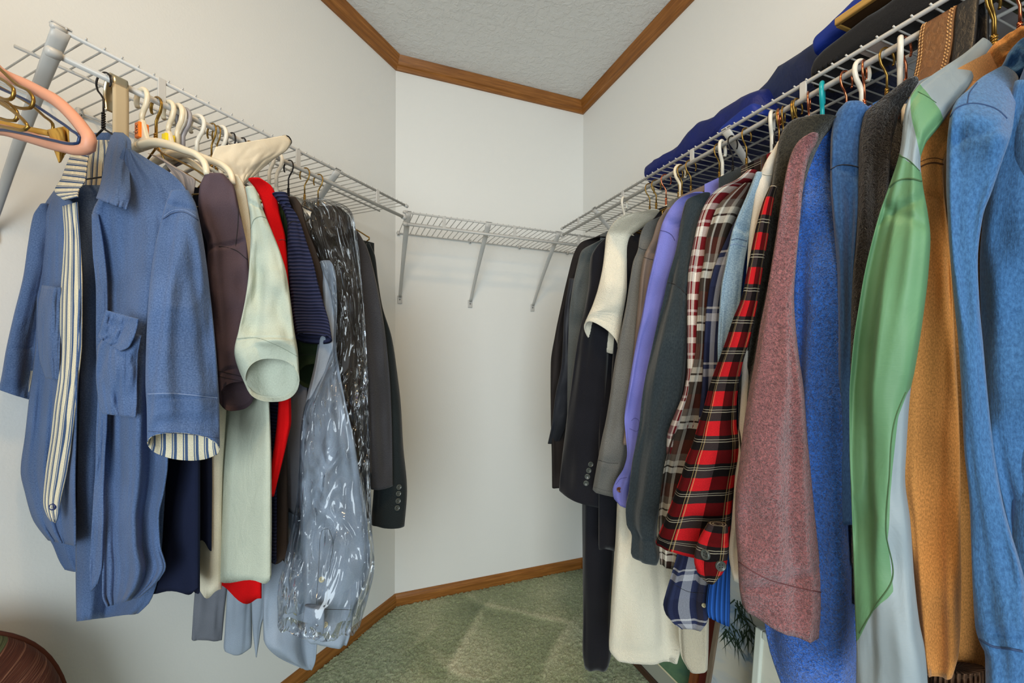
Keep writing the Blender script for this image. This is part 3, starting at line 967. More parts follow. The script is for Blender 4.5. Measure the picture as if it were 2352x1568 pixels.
HW = {'gold': 'brass-coloured wire hanger', 'copper': 'copper-coloured wire hanger', 'dark': 'dark wire hanger', 'white': 'white plastic hanger', 'clear': 'milky plastic hanger', 'teal': 'teal plastic hanger', 'grey': 'grey plastic hanger'}
HG = 'hangers on the clothes rods'

def rear_sleeve(rack, u, z0, z1, mat, parent, seed):
    n = 40; nc = 24
    T = np.linspace(0, 1, n); k = np.arange(nc)/nc*2*math.pi
    P = np.zeros((n, nc, 3))
    for i, t in enumerate(T):
        r1 = .030*min(1, .25+t*6)*(1-.25*t); r2 = .040*min(1, .25+t*6)*(1-.3*t)
        c = rack.W(u, .075, z0+(z1-z0)*t)
        nz = 1+.14*vnoise(k/(2*math.pi)*5, 0*k+t*3+seed, seed, 5)
        P[i] = c+(r1*nz*np.cos(k))[:, None]*h3(rack.du)+(r2*nz*np.sin(k))[:, None]*h3(rack.n)
    return grid_obj('sleeve', P, mat, parent, True)

def garment(rack, name, label, cat, short, rows, v, mat, hang='gold', u=None, hem=.80, hw=.205, hem_hw=.235, th=.022, sl=None, bd=None, col=False, bmat=None, group=None, rear=True, hu=0, zdrop=None, bodyon=True, colmat=None, drop=None):
    zdrop = (.11 if rack is R else .165) if zdrop is None else zdrop
    drop = (.075 if rack is R else .045) if drop is None else drop
    pl = plane_v(rack, v)
    if u is None:
        u = rack.u_of(pl((rows[1][0]+rows[1][2])/2, (rows[1][1]+rows[1][3])/2))
    zn = rack.zrod-zdrop
    t = thing(name, label, cat, rack.W(u, .30, zn), group)
    so = None
    seed = int(u*1000) % 97+3
    if rows:
        so = sleeve('sleeve', pl, rows, mat, t, seed=seed, **(sl or {}))
    bm = bmat or (mat[0] if isinstance(mat, list) else mat)
    if bodyon:
        body(rack, u, zn, hem, bm, t, hw=hw, hem_hw=hem_hw, th=th, seed=seed+1, drop=drop, **(bd or {}))
    if rear: rear_sleeve(rack, u, zn-.07, max(hem+.02, zn-.62) if cat != 'polo shirt' else zn-.34, bm, t, seed)
    if col: collar(rack, u, zn-.012, colmat or bm, t)
    if hang:
        lab = HW[hang]+' holding the '+short
        yaw = float(rng.uniform(-.12, .12))+(.45 if hu < -.06 else 0)
        if hang in ('white', 'clear', 'teal', 'grey'):
            plastic_hanger(rack, u+hu, M[HM[hang]], lab, yaw, group=HG, flip=-1)
        else:
            wire_hanger(rack, u+hu, M[HM[hang]], lab, yaw, group=HG, flip=-1, r=.0019)
    return t, so
GR = 'garments on the long rod'
GL = 'garments on the rod by the denim shirt'
def rw(*a):
    """rows written as (y, left, right) or full"""
    return [(q[1], q[0], q[2], q[0])+tuple(q[3:]) if len(q) == 3 else q for q in a]

# ---- long rod, from the far corner towards the doorway
garment(R, 'suit_jacket', 'brown-black suit jacket nearest the end wall on the long rod', 'jacket', 'brown-black suit jacket',
        rw((545, 1375, 1392), (556, 1336, 1390), (580, 1319, 1385), (634, 1304, 1365), (700, 1289, 1345), (768, 1275, 1335), (834, 1265, 1330), (962, 1265, 1320), (1040, 1267, 1325), (1118, 1268, 1330)), .50, M['brownblack'], 'white', hu=-0.12, hem=.80, th=.02, sl=dict(depth=.5, fold=.012), group=GR)
garment(R, 'trousers', 'dark satin trousers folded over a hanger beside the brown-black jacket', 'trousers', 'dark satin trousers',
        rw((640, 1308, 1330), (720, 1296, 1330), (834, 1290, 1322), (905, 1276, 1312), (975, 1267, 1300), (1018, 1258, 1284)), .535, M['satin'], 'gold', u=.955, hem=1.0, th=.014, sl=dict(depth=.4, fold=.006, bmax=.02), col=False, rear=False, bodyon=False, group=GR)
garment(R, 'suit_jacket', 'slate grey suit jacket between two dark jackets', 'jacket', 'slate grey jacket',
        rw((550, 1382, 1400), (578, 1335, 1395), (608, 1326, 1380), (661, 1315, 1372), (715, 1308, 1365), (755, 1306, 1350), (834, 1304, 1345), (914, 1303, 1335), (1010, 1303, 1330)), .525, M['slate'], 'gold', hem=.82, th=.018, sl=dict(depth=.45, fold=.012, lobes=5), group=GR)
t, so = garment(R, 'blazer', 'black wool blazer with four cuff buttons beside the cream robe', 'jacket', 'black wool blazer',
        rw((545, 1392, 1420), (567, 1370, 1425), (594, 1356, 1420), (648, 1352, 1412), (701, 1344, 1408), (755, 1332, 1402), (807, 1323, 1398), (887, 1312, 1394), (941, 1304, 1392), (994, 1298, 1392), (1050, 1291, 1392), (1100, 1286, 1394), (1284, 1124, 1392, 1160)), .545, M['black_wool'], 'clear', hem=.80, th=.02, sl=dict(depth=.6, fold=.012), group=GR)
buttons_on(so, [(1356.5, 1066), (1352, 1080), (1349, 1094), (1346, 1109)], .0078, M['horn'])
garment(R, 'long_coat', 'long black coat reaching lowest among the hanging clothes', 'coat', 'long black coat',
        rw((700, 1350, 1400), (900, 1345, 1410), (1150, 1337, 1416), (1280, 1338, 1410), (1417, 1339, 1402), (1495, 1338, 1404), (1525, 1342, 1398)), .47, M['black_wool'], 'copper', u=1.0, hem=.62, th=.02, sl=dict(depth=.9, fold=.008, nr=80, shape=.9), group=GR)
t, so = garment(R, 'bathrobe', 'cream terry bathrobe with wide short sleeve', 'robe', 'cream terry bathrobe',
        rw((484, 1488, 1515), (503, 1424, 1500), (525, 1401, 1470), (545, 1392, 1446), (573, 1389, 1440), (608, 1385, 1440), (661, 1374, 1440), (701, 1361, 1435), (730, 1349, 1430), (1341, 752, 1420, 800)), .56, M['terry'], 'gold', hem=.62, th=.022, sl=dict(depth=.8, fold=.006, ncr=0, tilt=.030, inlen=.01, seams=((.86, 0, .002), (.89, 0, .002), (.92, 0, .002), (.95, 0, .002)), lobes=5), group=GR, bodyon=False)
lo = sleeve('skirt', plane_v(R, .46), rw((640, 1440, 1500), (900, 1425, 1520), (1230, 1414, 1535), (1310, 1408, 1545), (1417, 1402, 1560), (1488, 1399, 1563), (1412, 1508, 1556, 1520)), M['terry'], t, depth=.32, fold=.014, seed=12, lobes=5, seams=((.955, 0, .003),))
garment(R, 'bathrobe', 'beige robe hanging low behind the cream robe and the navy plaid cuff', 'robe', 'beige robe',
        rw((900, 1560, 1620), (1200, 1556, 1630), (1443, 1558, 1628), (1500, 1563, 1627), (1535, 1580, 1625)), .42, M['beige_terry'], 'gold', u=1.10, hem=.60, th=.012, sl=dict(depth=.5, fold=.008), group=GR, bodyon=False, rear=False)
t, so = garment(R, 'wool_shirt', 'grey heather wool shirt beside the cream robe', 'shirt', 'grey wool shirt',
        rw((500, 1515, 1530), (514, 1484, 1525), (546, 1469, 1505), (573, 1465, 1500), (602, 1454, 1498), (648, 1446, 1490), (701, 1438, 1485), (755, 1427, 1478), (801, 1418, 1475), (839, 1411, 1470), (914, 1400, 1462), (967, 1391, 1455), (1008, 1382, 1450), (1056, 1373, 1440), (1361, 1123, 1415, 1138)), .54, M['greywool'], 'dark', hem=.86, th=.018, sl=dict(depth=.65, fold=.009, seams=((.16, .01, .004), (.88, .01, .0035))), group=GR)
stitch(so, [(1465, 566), (1475, 572), (1486, 573), (1494, 570)], M['seam_dark'])
stitch(so, [(1374, 1056), (1395, 1062), (1420, 1064)], M['seam_dark'])
stitch(so, [(1364, 1118), (1390, 1126), (1412, 1130)], M['seam_grey'], .0005)
t, so = garment(R, 'cotton_shirt', 'taupe cotton shirt squeezed between the grey wool and periwinkle shirts', 'shirt', 'taupe shirt',
        rw((480, 1530, 1560), (509, 1511, 1545), (551, 1497, 1530), (589, 1479, 1515), (634, 1471, 1505), (701, 1465, 1495), (782, 1457, 1480), (900, 1445, 1470), (1020, 1430, 1460)), .545, M['taupe'], 'gold', hem=.9, th=.014, sl=dict(depth=.7, fold=.010, seams=((.2, .02, .004),)), group=GR)
stitch(so, [(1478, 590), (1490, 594), (1504, 597)], M['seam_dark'])
t, so = garment(R, 'dress_shirt', 'periwinkle shirt with a buttoned cuff', 'shirt', 'periwinkle shirt',
        rw((445, 1590, 1620), (458, 1559, 1600), (474, 1543, 1590), (506, 1524, 1580), (530, 1516, 1570), (567, 1508, 1562), (613, 1497, 1550), (661, 1486, 1535), (715, 1476, 1522), (782, 1462, 1510), (874, 1446, 1492), (930, 1437, 1482), (962, 1434, 1478), (1000, 1437, 1470), (1042, 1440, 1462), (1075, 1432, 1456), (1104, 1414, 1450), (1125, 1407, 1446), (1142, 1409, 1444), (1420, 1156, 1442, 1164)), .55, M['peri'], 'dark', hem=.86, th=.018, sl=dict(depth=.7, fold=.012, seams=((.13, .02, .005), (.90, .01, .003))), group=GR)
stitch(so, [(1517, 529), (1530, 532), (1543, 540), (1550, 552)], M['seam_peri'], .001)
stitch(so, [(1450, 966), (1458, 960), (1464, 962), (1463, 990), (1446, 984)], M['seam_peri'])
stitch(so, [(1415, 1112), (1424, 1100), (1440, 1096)], M['seam_peri'])
buttons_on(so, [(1423, 1124)], .0068, M['brownbtn'])
t, so = garment(R, 'sweatshirt', 'charcoal green sweatshirt with ribbed cuff beside the periwinkle shirt', 'sweatshirt', 'charcoal sweatshirt',
        rw((446, 1612, 1632), (460, 1577, 1628), (482, 1569, 1622), (541, 1559, 1605), (581, 1551, 1598), (608, 1543, 1592), (648, 1532, 1588), (688, 1524, 1584), (742, 1510, 1582), (800, 1497, 1578), (874, 1481, 1572), (927, 1473, 1562), (981, 1468, 1548), (1021, 1460, 1540), (1061, 1452, 1532), (1128, 1444, 1522), (1168, 1437, 1515), (1203, 1439, 1510), (1227, 1451, 1508), (1250, 1450, 1513), (1449, 1268, 1515, 1280), (1452, 1276, 1512, 1288)), .56, M['charcoal'], 'white', hu=-0.18, hem=.84, th=.02, sl=dict(depth=.65, fold=.014, seams=((.27, .03, .006), (.935, 0, .005))), group=GR)
stitch(so, [(1530, 648), (1545, 651), (1560, 660), (1584, 685)], M['seam_dark'], .0012)
stitch(so, [(1559, 541), (1566, 500), (1575, 470)], M['seam_dark'])
garment(R, 'flannel_shirt', 'burgundy and white plaid shirt beside the charcoal sweatshirt', 'shirt', 'burgundy plaid shirt',
        rw((395, 1715, 1740), (415, 1690, 1728), (434, 1650, 1700), (463, 1623, 1662), (500, 1606, 1640), (527, 1599, 1634), (581, 1588, 1626), (634, 1580, 1620), (701, 1578, 1612), (800, 1578, 1606), (847, 1578, 1604), (900, 1570, 1602), (927, 1560, 1600), (967, 1543, 1596), (1002, 1532, 1586), (1040, 1530, 1572)), .56, M['plaid_redwhite'], 'gold', hu=-0.12, hem=.88, th=.016, sl=dict(depth=.7, fold=.010, lobes=5), group=GR)
garment(R, 'flannel_shirt', 'brown and grey plaid shirt beside the burgundy plaid one', 'shirt', 'brown plaid shirt',
        rw((425, 1705, 1730), (442, 1680, 1725), (476, 1647, 1705), (520, 1630, 1680), (554, 1621, 1668), (600, 1616, 1656), (648, 1607, 1648), (728, 1601, 1646), (800, 1598, 1644), (900, 1575, 1642), (951, 1561, 1640), (989, 1548, 1636), (1042, 1532, 1625), (1080, 1524, 1614), (1128, 1518, 1600), (1190, 1513, 1585), (1250, 1514, 1570), (1516, 1296, 1558, 1308)), .555, M['plaid_brown'], 'gold', hu=-0.12, hem=.88, th=.016, sl=dict(depth=.6, fold=.014, lobes=5), group=GR)
t, so = garment(R, 'flannel_shirt', 'navy and grey plaid shirt with low rounded cuff', 'shirt', 'navy plaid shirt',
        rw((495, 1698, 1725), (509, 1688, 1722), (554, 1666, 1708), (608, 1642, 1690), (634, 1634, 1682), (675, 1626, 1672), (728, 1620, 1664), (800, 1616, 1658), (887, 1612, 1656), (946, 1606, 1656), (1100, 1590, 1652), (1200, 1572, 1645), (1270, 1556, 1636), (1315, 1543, 1630), (1369, 1527, 1625), (1387, 1523, 1627), (1411, 1530, 1628), (1560, 1438, 1612, 1442)), .552, M['plaid_navy'], 'copper', hu=-0.12, hem=.86, th=.016, sl=dict(depth=.6, fold=.012, seams=((.13, .02, .005), (.80, .01, .003))), group=GR)
stitch(so, [(1545, 1340), (1580, 1358), (1622, 1362)], M['seam_dark'])
buttons_on(so, [(1617, 1389)], .004, M['pearl'])
t, so = garment(R, 'denim_shirt', 'light washed denim shirt beside the white long-sleeve top', 'shirt', 'light denim shirt',
        rw((400, 1735, 1752), (425, 1725, 1750), (452, 1714, 1742), (495, 1695, 1730), (530, 1682, 1724), (565, 1674, 1718), (608, 1666, 1710), (661, 1656, 1704), (728, 1651, 1698), (800, 1648, 1690), (900, 1650, 1686), (1100, 1650, 1680)), .572, M['lightdenim'], 'white', hem=.86, th=.014, sl=dict(depth=.7, fold=.014, lobes=5, seams=((.19, .01, .006), (.205, .01, -.003))), group=GR)
stitch(so, [(1676, 563), (1690, 560), (1704, 564), (1714, 566)], M['seam_light'])
stitch(so, [(1680, 551), (1692, 548), (1706, 551), (1716, 553)], M['seam_denim'])
garment(R, 'knit_sweater', 'royal blue ribbed sweater showing a ribbed cuff below the red flannel', 'sweater', 'royal blue sweater',
        rw((415, 1740, 1756), (433, 1728, 1750), (500, 1716, 1742), (560, 1708, 1734), (660, 1695, 1722), (800, 1680, 1712), (1000, 1660, 1700), (1200, 1640, 1690), (1305, 1633, 1678), (1360, 1624, 1677), (1395, 1621, 1677), (1624, 1410, 1676, 1434)), .545, M['royal_knit'], 'gold', hu=-0.11, hem=.86, th=.014, sl=dict(depth=.55, fold=.006), group=GR)
t, so = garment(R, 'long_sleeve_shirt', 'white long-sleeve top beside the olive black fleece', 'shirt', 'white long-sleeve top',
        rw((330, 1785, 1800), (345, 1776, 1798), (370, 1760, 1790), (396, 1748, 1780), (432, 1735, 1770), (473, 1730, 1764), (546, 1720, 1758), (600, 1716, 1752), (800, 1706, 1742), (1000, 1694, 1730), (1200, 1680, 1718), (1270, 1674, 1708), (1683, 1326, 1703, 1334)), .565, M['white_cotton'], 'copper', hu=-0.13, hem=.86, th=.014, sl=dict(depth=.6, fold=.008, seams=((.09, .02, .004),)), group=GR)
stitch(so, [(1748, 398), (1760, 402), (1772, 402)], M['seam_pale'], .001)
t, so = garment(R, 'flannel_shirt', 'red and black plaid flannel shirt with buttoned cuff', 'shirt', 'red flannel shirt',
        rw((430, 1768, 1785), (466, 1752, 1776), (546, 1731, 1764), (617, 1717, 1752), (683, 1703, 1742), (736, 1682, 1732), (780, 1668, 1722), (834, 1648, 1706), (887, 1629, 1696), (930, 1618, 1692), (973, 1604, 1692), (1016, 1591, 1697), (1050, 1577, 1697), (1093, 1564, 1690), (1136, 1548, 1684), (1180, 1532, 1680), (1517, 1215, 1676, 1225), (1506, 1242, 1668, 1288)), .60, M['plaid_red'], 'white', hu=-0.095, u=1.44, hem=.88, th=.014, sl=dict(depth=.5, fold=.012, lobes=5, seams=((.90, .02, .003),)), group=GR)
cf = sleeve('cuff', plane_v(R, .635), [(1626, 1200, 1672, 1205), (1604, 1240, 1674, 1250), (1594, 1285, 1670, 1290), (1602, 1312, 1658, 1318), (1622, 1332, 1642, 1335)], M['plaid_red'], t, depth=.25, fold=.004, seed=4, nr=40, bmax=.012)
buttons_on(cf, [(1621, 1273), (1655, 1299)], .0085, M['horn'])
garment(R, 'fleece_jacket', 'olive black fleece jacket beside the rose-brown fleece', 'jacket', 'olive black fleece',
        rw((272, 1850, 1925), (285, 1812, 1915), (317, 1791, 1890), (368, 1781, 1866), (432, 1771, 1846), (525, 1752, 1830), (613, 1742, 1810), (683, 1734, 1796), (753, 1724, 1780), (824, 1712, 1770), (900, 1696, 1762), (960, 1695, 1750), (1040, 1700, 1745)), .565, M['olive_fleece'], 'gold', hu=-0.115, u=1.51, hem=.86, th=.02, sl=dict(depth=.6, fold=.010), group=GR)
t, so = garment(R, 'fleece_jacket', 'rose-brown fleece jacket with broad cuff', 'jacket', 'rose-brown fleece',
        rw((312, 1858, 1880), (325, 1835, 1876), (360, 1815, 1858), (420, 1801, 1846), (525, 1785, 1836), (613, 1771, 1828), (683, 1759, 1824), (753, 1745, 1828), (824, 1734, 1836), (900, 1720, 1847), (985, 1707, 1853), (1070, 1697, 1861), (1134, 1689, 1867), (1177, 1688, 1871), (1283, 1695, 1882), (1698, 1340, 1888, 1366), (1704, 1383, 1882, 1460)), .60, M['maroon_fleece'], 'teal', hu=-0.1, u=1.555, hem=.80, th=.022, sl=dict(depth=.6, fold=.010, seams=((.905, -.02, .006),)), group=GR)
stitch(so, [(1697, 1290), (1720, 1306), (1760, 1328), (1820, 1346), (1886, 1360)], M['seam_rose'], .0012)
garment(R, 'fleece_jacket', 'royal blue fleece jacket beside the rose-brown fleece', 'jacket', 'royal blue fleece',
        rw((285, 1905, 1935), (300, 1878, 1930), (325, 1864, 1918), (350, 1853, 1908), (403, 1841, 1908), (490, 1831, 1920), (578, 1824, 1934), (648, 1820, 1942), (736, 1821, 1944), (806, 1818, 1942), (900, 1815, 1946), (1070, 1805, 1952), (1200, 1790, 1957), (1340, 1765, 1959), (1420, 1756, 1961), (1480, 1766, 1965), (1540, 1786, 1968), (1600, 1810, 1972)), .535, M['blue_fleece'], 'copper', hu=-0.085, hem=.70, th=.025, sl=dict(depth=.6, fold=.012, bmax=.05), group=GR)
t, so = garment(R, 'sweatshirt', 'dusty blue sweatshirt between the royal blue and black fleeces', 'sweatshirt', 'dusty blue sweatshirt',
        rw((240, 1940, 1985), (255, 1925, 2000), (280, 1914, 1990), (321, 1908, 1978), (388, 1907, 1974), (440, 1908, 1974), (490, 1912, 1973), (560, 1918, 1968), (640, 1924, 1962), (760, 1926, 1960), (900, 1925, 1958), (1200, 1930, 1960)), .545, M['sweat_blue'], 'white', hu=-0.07, hem=.82, th=.02, sl=dict(depth=.75, fold=.012, lobes=5, seams=((.17, .015, .006),)), group=GR)
stitch(so, [(1908, 389), (1925, 380), (1950, 379), (1972, 384)], M['seam_dark'], .001)
garment(R, 'fleece_jacket', 'black fleece jacket behind the sage green jacket', 'jacket', 'black fleece jacket',
        rw((185, 2085, 2110), (210, 2050, 2095), (240, 2012, 2075), (268, 1984, 2064), (348, 1973, 2046), (455, 1971, 2040), (560, 1966, 2034), (640, 1957, 2026), (760, 1952, 2016), (900, 1950, 2008), (1200, 1954, 2000), (1300, 1956, 2000)), .535, M['black_fleece'], 'copper', hu=-0.07, u=1.655, hem=.82, th=.022, sl=dict(depth=.8, fold=.012), group=GR)
WB = [(2255, 92, 2280, 108, .36), (2212, 128, 2250, 152, .42), (2165, 160, 2225, 198, .49), (2130, 185, 2192, 240, .55), (2104, 206, 2160, 285, .60), (2080, 248, 2125, 330, .61), (2067, 348, 2114, 372), (2043, 425, 2120, 428), (2022, 483, 2131, 490), (2001, 560, 2137, 548), (1985, 631, 2132, 631), (1973, 701, 2122, 715), (1962, 771, 2112, 785), (1955, 841, 2101, 850), (1951, 900, 2091, 900), (1951, 1028, 2082, 1028), (1954, 1120, 2079, 1100), (1957, 1198, 2091, 1198), (1960, 1300, 2100, 1326), (1965, 1440, 2112, 1430), (1967, 1500, 2124, 1490), (1966, 1570, 2131, 1570), (1966, 1620, 2133, 1620, .61)]
WBY = spline(np.array([q[:4] for q in WB], float), 400)
def green_field(s, t):
    """colour blocking of the windbreaker: positive = grey cloth"""
    c = np.cos(s*2*math.pi)
    yy = np.interp(t, np.linspace(0, 1, 400), WBY[:, 1]*.5+WBY[:, 3]*.5)
    low = np.interp(yy, [860, 900, 951, 1104, 1219, 1334, 1390, 1454, 1480], [1.3, .84, .58, .41, .155, .24, -.31, -.88, -1.3])
    h = (c+1)/2
    return np.maximum.reduce([(238-yy)/60, np.minimum(yy-(262+85*h), 366+30*h-yy)/60, c-low])
def two_tone(name, a, b):
    """nylon in two colours, split where the sewn field changes sign"""
    m = fabric(name, a, 'nylon')
    nt = m.node_tree; bs = nt.nodes['Principled BSDF']
    src = bs.inputs['Base Color'].links[0].from_socket
    at = nt.nodes.new('ShaderNodeAttribute'); at.attribute_name = 'grey_panel'
    gt = nt.nodes.new('ShaderNodeMath'); gt.operation = 'GREATER_THAN'; gt.inputs[1].default_value = 0.0
    nt.links.new(at.outputs['Fac'], gt.inputs[0])
    mx = nt.nodes.new('ShaderNodeMix'); mx.data_type = 'RGBA'
    nt.links.new(gt.outputs[0], mx.inputs[0]); nt.links.new(src, mx.inputs[6]); mx.inputs[7].default_value = srgb(*b)
    nt.links.new(mx.outputs[2], bs.inputs['Base Color'])
    return m
M['two_tone'] = two_tone('sage green and grey nylon', (94, 136, 98), (140, 152, 158))
t, so = garment(R, 'windbreaker', 'sage green and pale grey windbreaker', 'jacket', 'sage green windbreaker',
        WB, .60, M['two_tone'], 'gold', u=1.70, hem=.80, th=.022, bmat=M['grey_nylon'],
        sl=dict(depth=.6, fold=.010, lobes=5, attr=('grey_panel', green_field), steps=(([(.26, -.25), (.40, -.3), (.60, -.16), (.72, -.1), (.78, -.2)], .010, .05),), ncr=1, nr=220, nc=100, seams=((.285, -.02, .006), (.30, .02, .004))), group=GR)
stitch(so, [(2080, 900), (2059, 951), (2042, 1104), (2035, 1219), (2048, 1334), (2012, 1390), (1974, 1454)], M['seam_green'], .0009, 80)
stitch(so, [(2043, 430), (2060, 416), (2090, 410), (2116, 416)], M['seam_green'], .0014)
stitch(so, [(2064, 356), (2085, 366), (2112, 392)], M['seam_green'], .0007)
stitch(so, [(2108, 210), (2130, 222), (2150, 236)], M['seam_green'], .0007)
t, so = garment(R, 'suede_jacket', 'tan suede jacket with brown knit waistband', 'jacket', 'tan suede jacket',
        [(2284, 150, 2304, 172, .36), (2240, 180, 2268, 205, .43), (2198, 212, 2238, 250, .50), (2166, 240, 2208, 300, .54), (2138, 280, 2188, 335, .56), (2112, 325, 2172, 362, .56), (2106, 378, 2166, 384, .56), (2104, 440, 2168, 440), (2104, 500, 2174, 500), (2100, 620, 2184, 620), (2085, 800, 2194, 800), (2078, 950, 2202, 950), (2074, 1092, 2206, 1092), (2088, 1198, 2206, 1198), (2100, 1326, 2208, 1326), (2112, 1440, 2206, 1440), (2120, 1505, 2202, 1500), (2128, 1545, 2190, 1545, .56)], .56, M['suede'], 'copper', hu=-0.008, u=1.735, hem=.62, th=.024, hw=.19, hem_hw=.18, bd=dict(fold=.008),
        sl=dict(depth=.7, fold=.014, seams=((.24, .015, .006),)), group=GR)
stitch(so, [(2112, 384), (2130, 376), (2150, 374), (2166, 378)], M['seam_tan'], .0014)
stitch(so, [(2112, 372), (2130, 365), (2150, 363), (2166, 367)], M['seam_tan'], .0006)
t, so = garment(R, 'hooded_sweatshirt', 'heather blue hooded sweatshirt with ribbed cuff beside the tan suede jacket', 'sweatshirt', 'heather blue hoodie',
        [(2300, 155, 2340, 180, .44), (2252, 182, 2335, 225, .50), (2225, 209, 2330, 265, .54), (2193, 241, 2325, 300, .57), (2181, 275, 2316, 330, .59), (2174, 350, 2300, 375, .59), (2173, 430, 2278, 440), (2176, 490, 2258, 495), (2183, 596, 2246, 596), (2192, 701, 2250, 701), (2201, 789, 2258, 789), (2208, 900, 2268, 900), (2214, 1028, 2282, 1028), (2227, 1156, 2304, 1156), (2233, 1326, 2352, 1326), (2240, 1440, 2372, 1425), (2252, 1478, 2378, 1468), (2262, 1500, 2372, 1498), (2264, 1600, 2370, 1600, .59)], .59, M['hoodie'], 'copper', u=1.815, hem=.66, th=.055, hw=.215, hem_hw=.225, zdrop=.09, bd=dict(fold=.016),
        sl=dict(depth=.6, fold=.012, seams=((.12, -.03, .007), (.895, .01, .006))), group=GR)
stitch(so, [(2183, 268), (2195, 250), (2220, 239), (2262, 241), (2295, 255), (2312, 272)], M['seam_blue'], .0012, 60)
stitch(so, [(2222, 238), (2226, 215), (2244, 190)], M['seam_blue'], .0009)
stitch(so, [(2250, 1468), (2280, 1484), (2320, 1490), (2350, 1496)], M['seam_blue'], .0016)
sleeve('body_front', plane_v(R, .50), [(2330, 190, 2440, 200), (2300, 300, 2460, 300), (2270, 420, 2470, 420), (2250, 600, 2480, 600), (2256, 800, 2480, 800), (2262, 950, 2480, 950), (2276, 1060, 2480, 1060), (2300, 1160, 2480, 1160), (2320, 1260, 2480, 1260), (2320, 1500, 2480, 1500)], M['hoodie'], t, depth=.35, fold=.014, seed=19, nr=80, nc=60)
# hood lying on the shoulder of the hoodie
sleeve('hood', plane_v(R, .44), [(2288, 178, 2310, 192), (2303, 150, 2345, 175), (2318, 122, 2370, 160), (2345, 95, 2410, 140), (2390, 80, 2450, 130)], M['hoodie'], t, depth=.5, fold=.012, seed=21, nr=50)
tt = thing('red_hoodie', 'dark red hood showing between the tan suede collar and the blue hoodie', 'sweatshirt', R.W(1.775, .30, 1.6), GR)
sleeve('hood', plane_v(R, .37), [(2268, 178, 2284, 196), (2290, 150, 2325, 185), (2316, 118, 2350, 165), (2345, 90, 2390, 140)], fb('dark red jersey', (140, 22, 22), 'knit'), tt, depth=.5, fold=.009, seed=23, nr=50)
body(R, 1.775, 1.60, .95, bpy.data.materials['dark red jersey'], tt, hw=.13, hem_hw=.12, th=.015, seed=5)
# collar of the suede jacket, knit waistband
ts = [o for o in bpy.data.objects if o.name.startswith('suede_jacket')][0]
sleeve('collar', plane_v(R, .40), [(2226, 200, 2246, 212), (2238, 168, 2268, 196), (2258, 138, 2292, 170), (2290, 105, 2325, 150), (2332, 78, 2362, 122), (2385, 55, 2410, 100)], M['suede'], ts, depth=.5, fold=.009, seed=31, nr=60)
sleeve('waistband', plane_v(R, .50), [(2128, 1530, 2262, 1535), (2126, 1560, 2262, 1560), (2128, 1640, 2258, 1640)], M['suede_in'], ts, depth=.5, fold=.009, seed=33, nr=30, lobes=9)
# collar of the windbreaker: already part of the shoulder run
#--PART4--
# ---- rod on the wall of the denim shirt: sheets traced on the shirt's own plane
def sheet(name, P0, axis, rows, offfn, mat, parent, nr=60, nc=40, fold=.006, seed=1, freq=(6, 2.5), swap=False, solid=.0022, matfn=None):
    """open cloth sheet: rows of left/right edge pixels, every vertex at its own distance in front of a vertical plane"""
    m = np.array([-axis[1], axis[0]]); 
    if m@P0[:2] > 0: m = -m            # towards the camera
    I = spline(np.array(rows, float), nr)
    s = np.linspace(0, 1, nc); T = np.linspace(0, 1, nr)
    nz = vnoise(s[None]*freq[0]+0*T[:, None], T[:, None]*freq[1]+seed+0*s[None], seed)+.4*vnoise(s[None]*freq[0]*2.3+0*T[:, None], T[:, None]*freq[1]*2.4+seed+0*s[None], seed+7)
    P = np.zeros((nr, nc, 3))
    for i in range(nr):
        for j in range(nc):
            x = I[i, 0]*(1-s[j])+I[i, 2]*s[j]; y = I[i, 1]*(1-s[j])+I[i, 3]*s[j]
            off = offfn(s[j], T[i])+fold*nz[i, j]*min(1, T[i]*5+.2)
            d = ray(x, y)
            t = (m@P0[:2]+off)/(m@d[:2])
            P[i, j] = CAM+d*t
    uv = None
    if swap:
        du = np.linalg.norm(np.diff(P, axis=1), axis=2).mean(0); dv = np.linalg.norm(np.diff(P, axis=0), axis=2).mean(1)
        U = np.r_[0, np.cumsum(du)]; Vv = np.r_[0, np.cumsum(dv)]
        uv = np.stack(np.broadcast_arrays(Vv[:, None], U[None, :]), -1)
    return grid_obj(name, P, mat, parent, False, uv, matfn, None, solid)
def yr(*a): return [(q[1], q[0], q[2], q[0]) if len(q) == 3 else q for q in a]

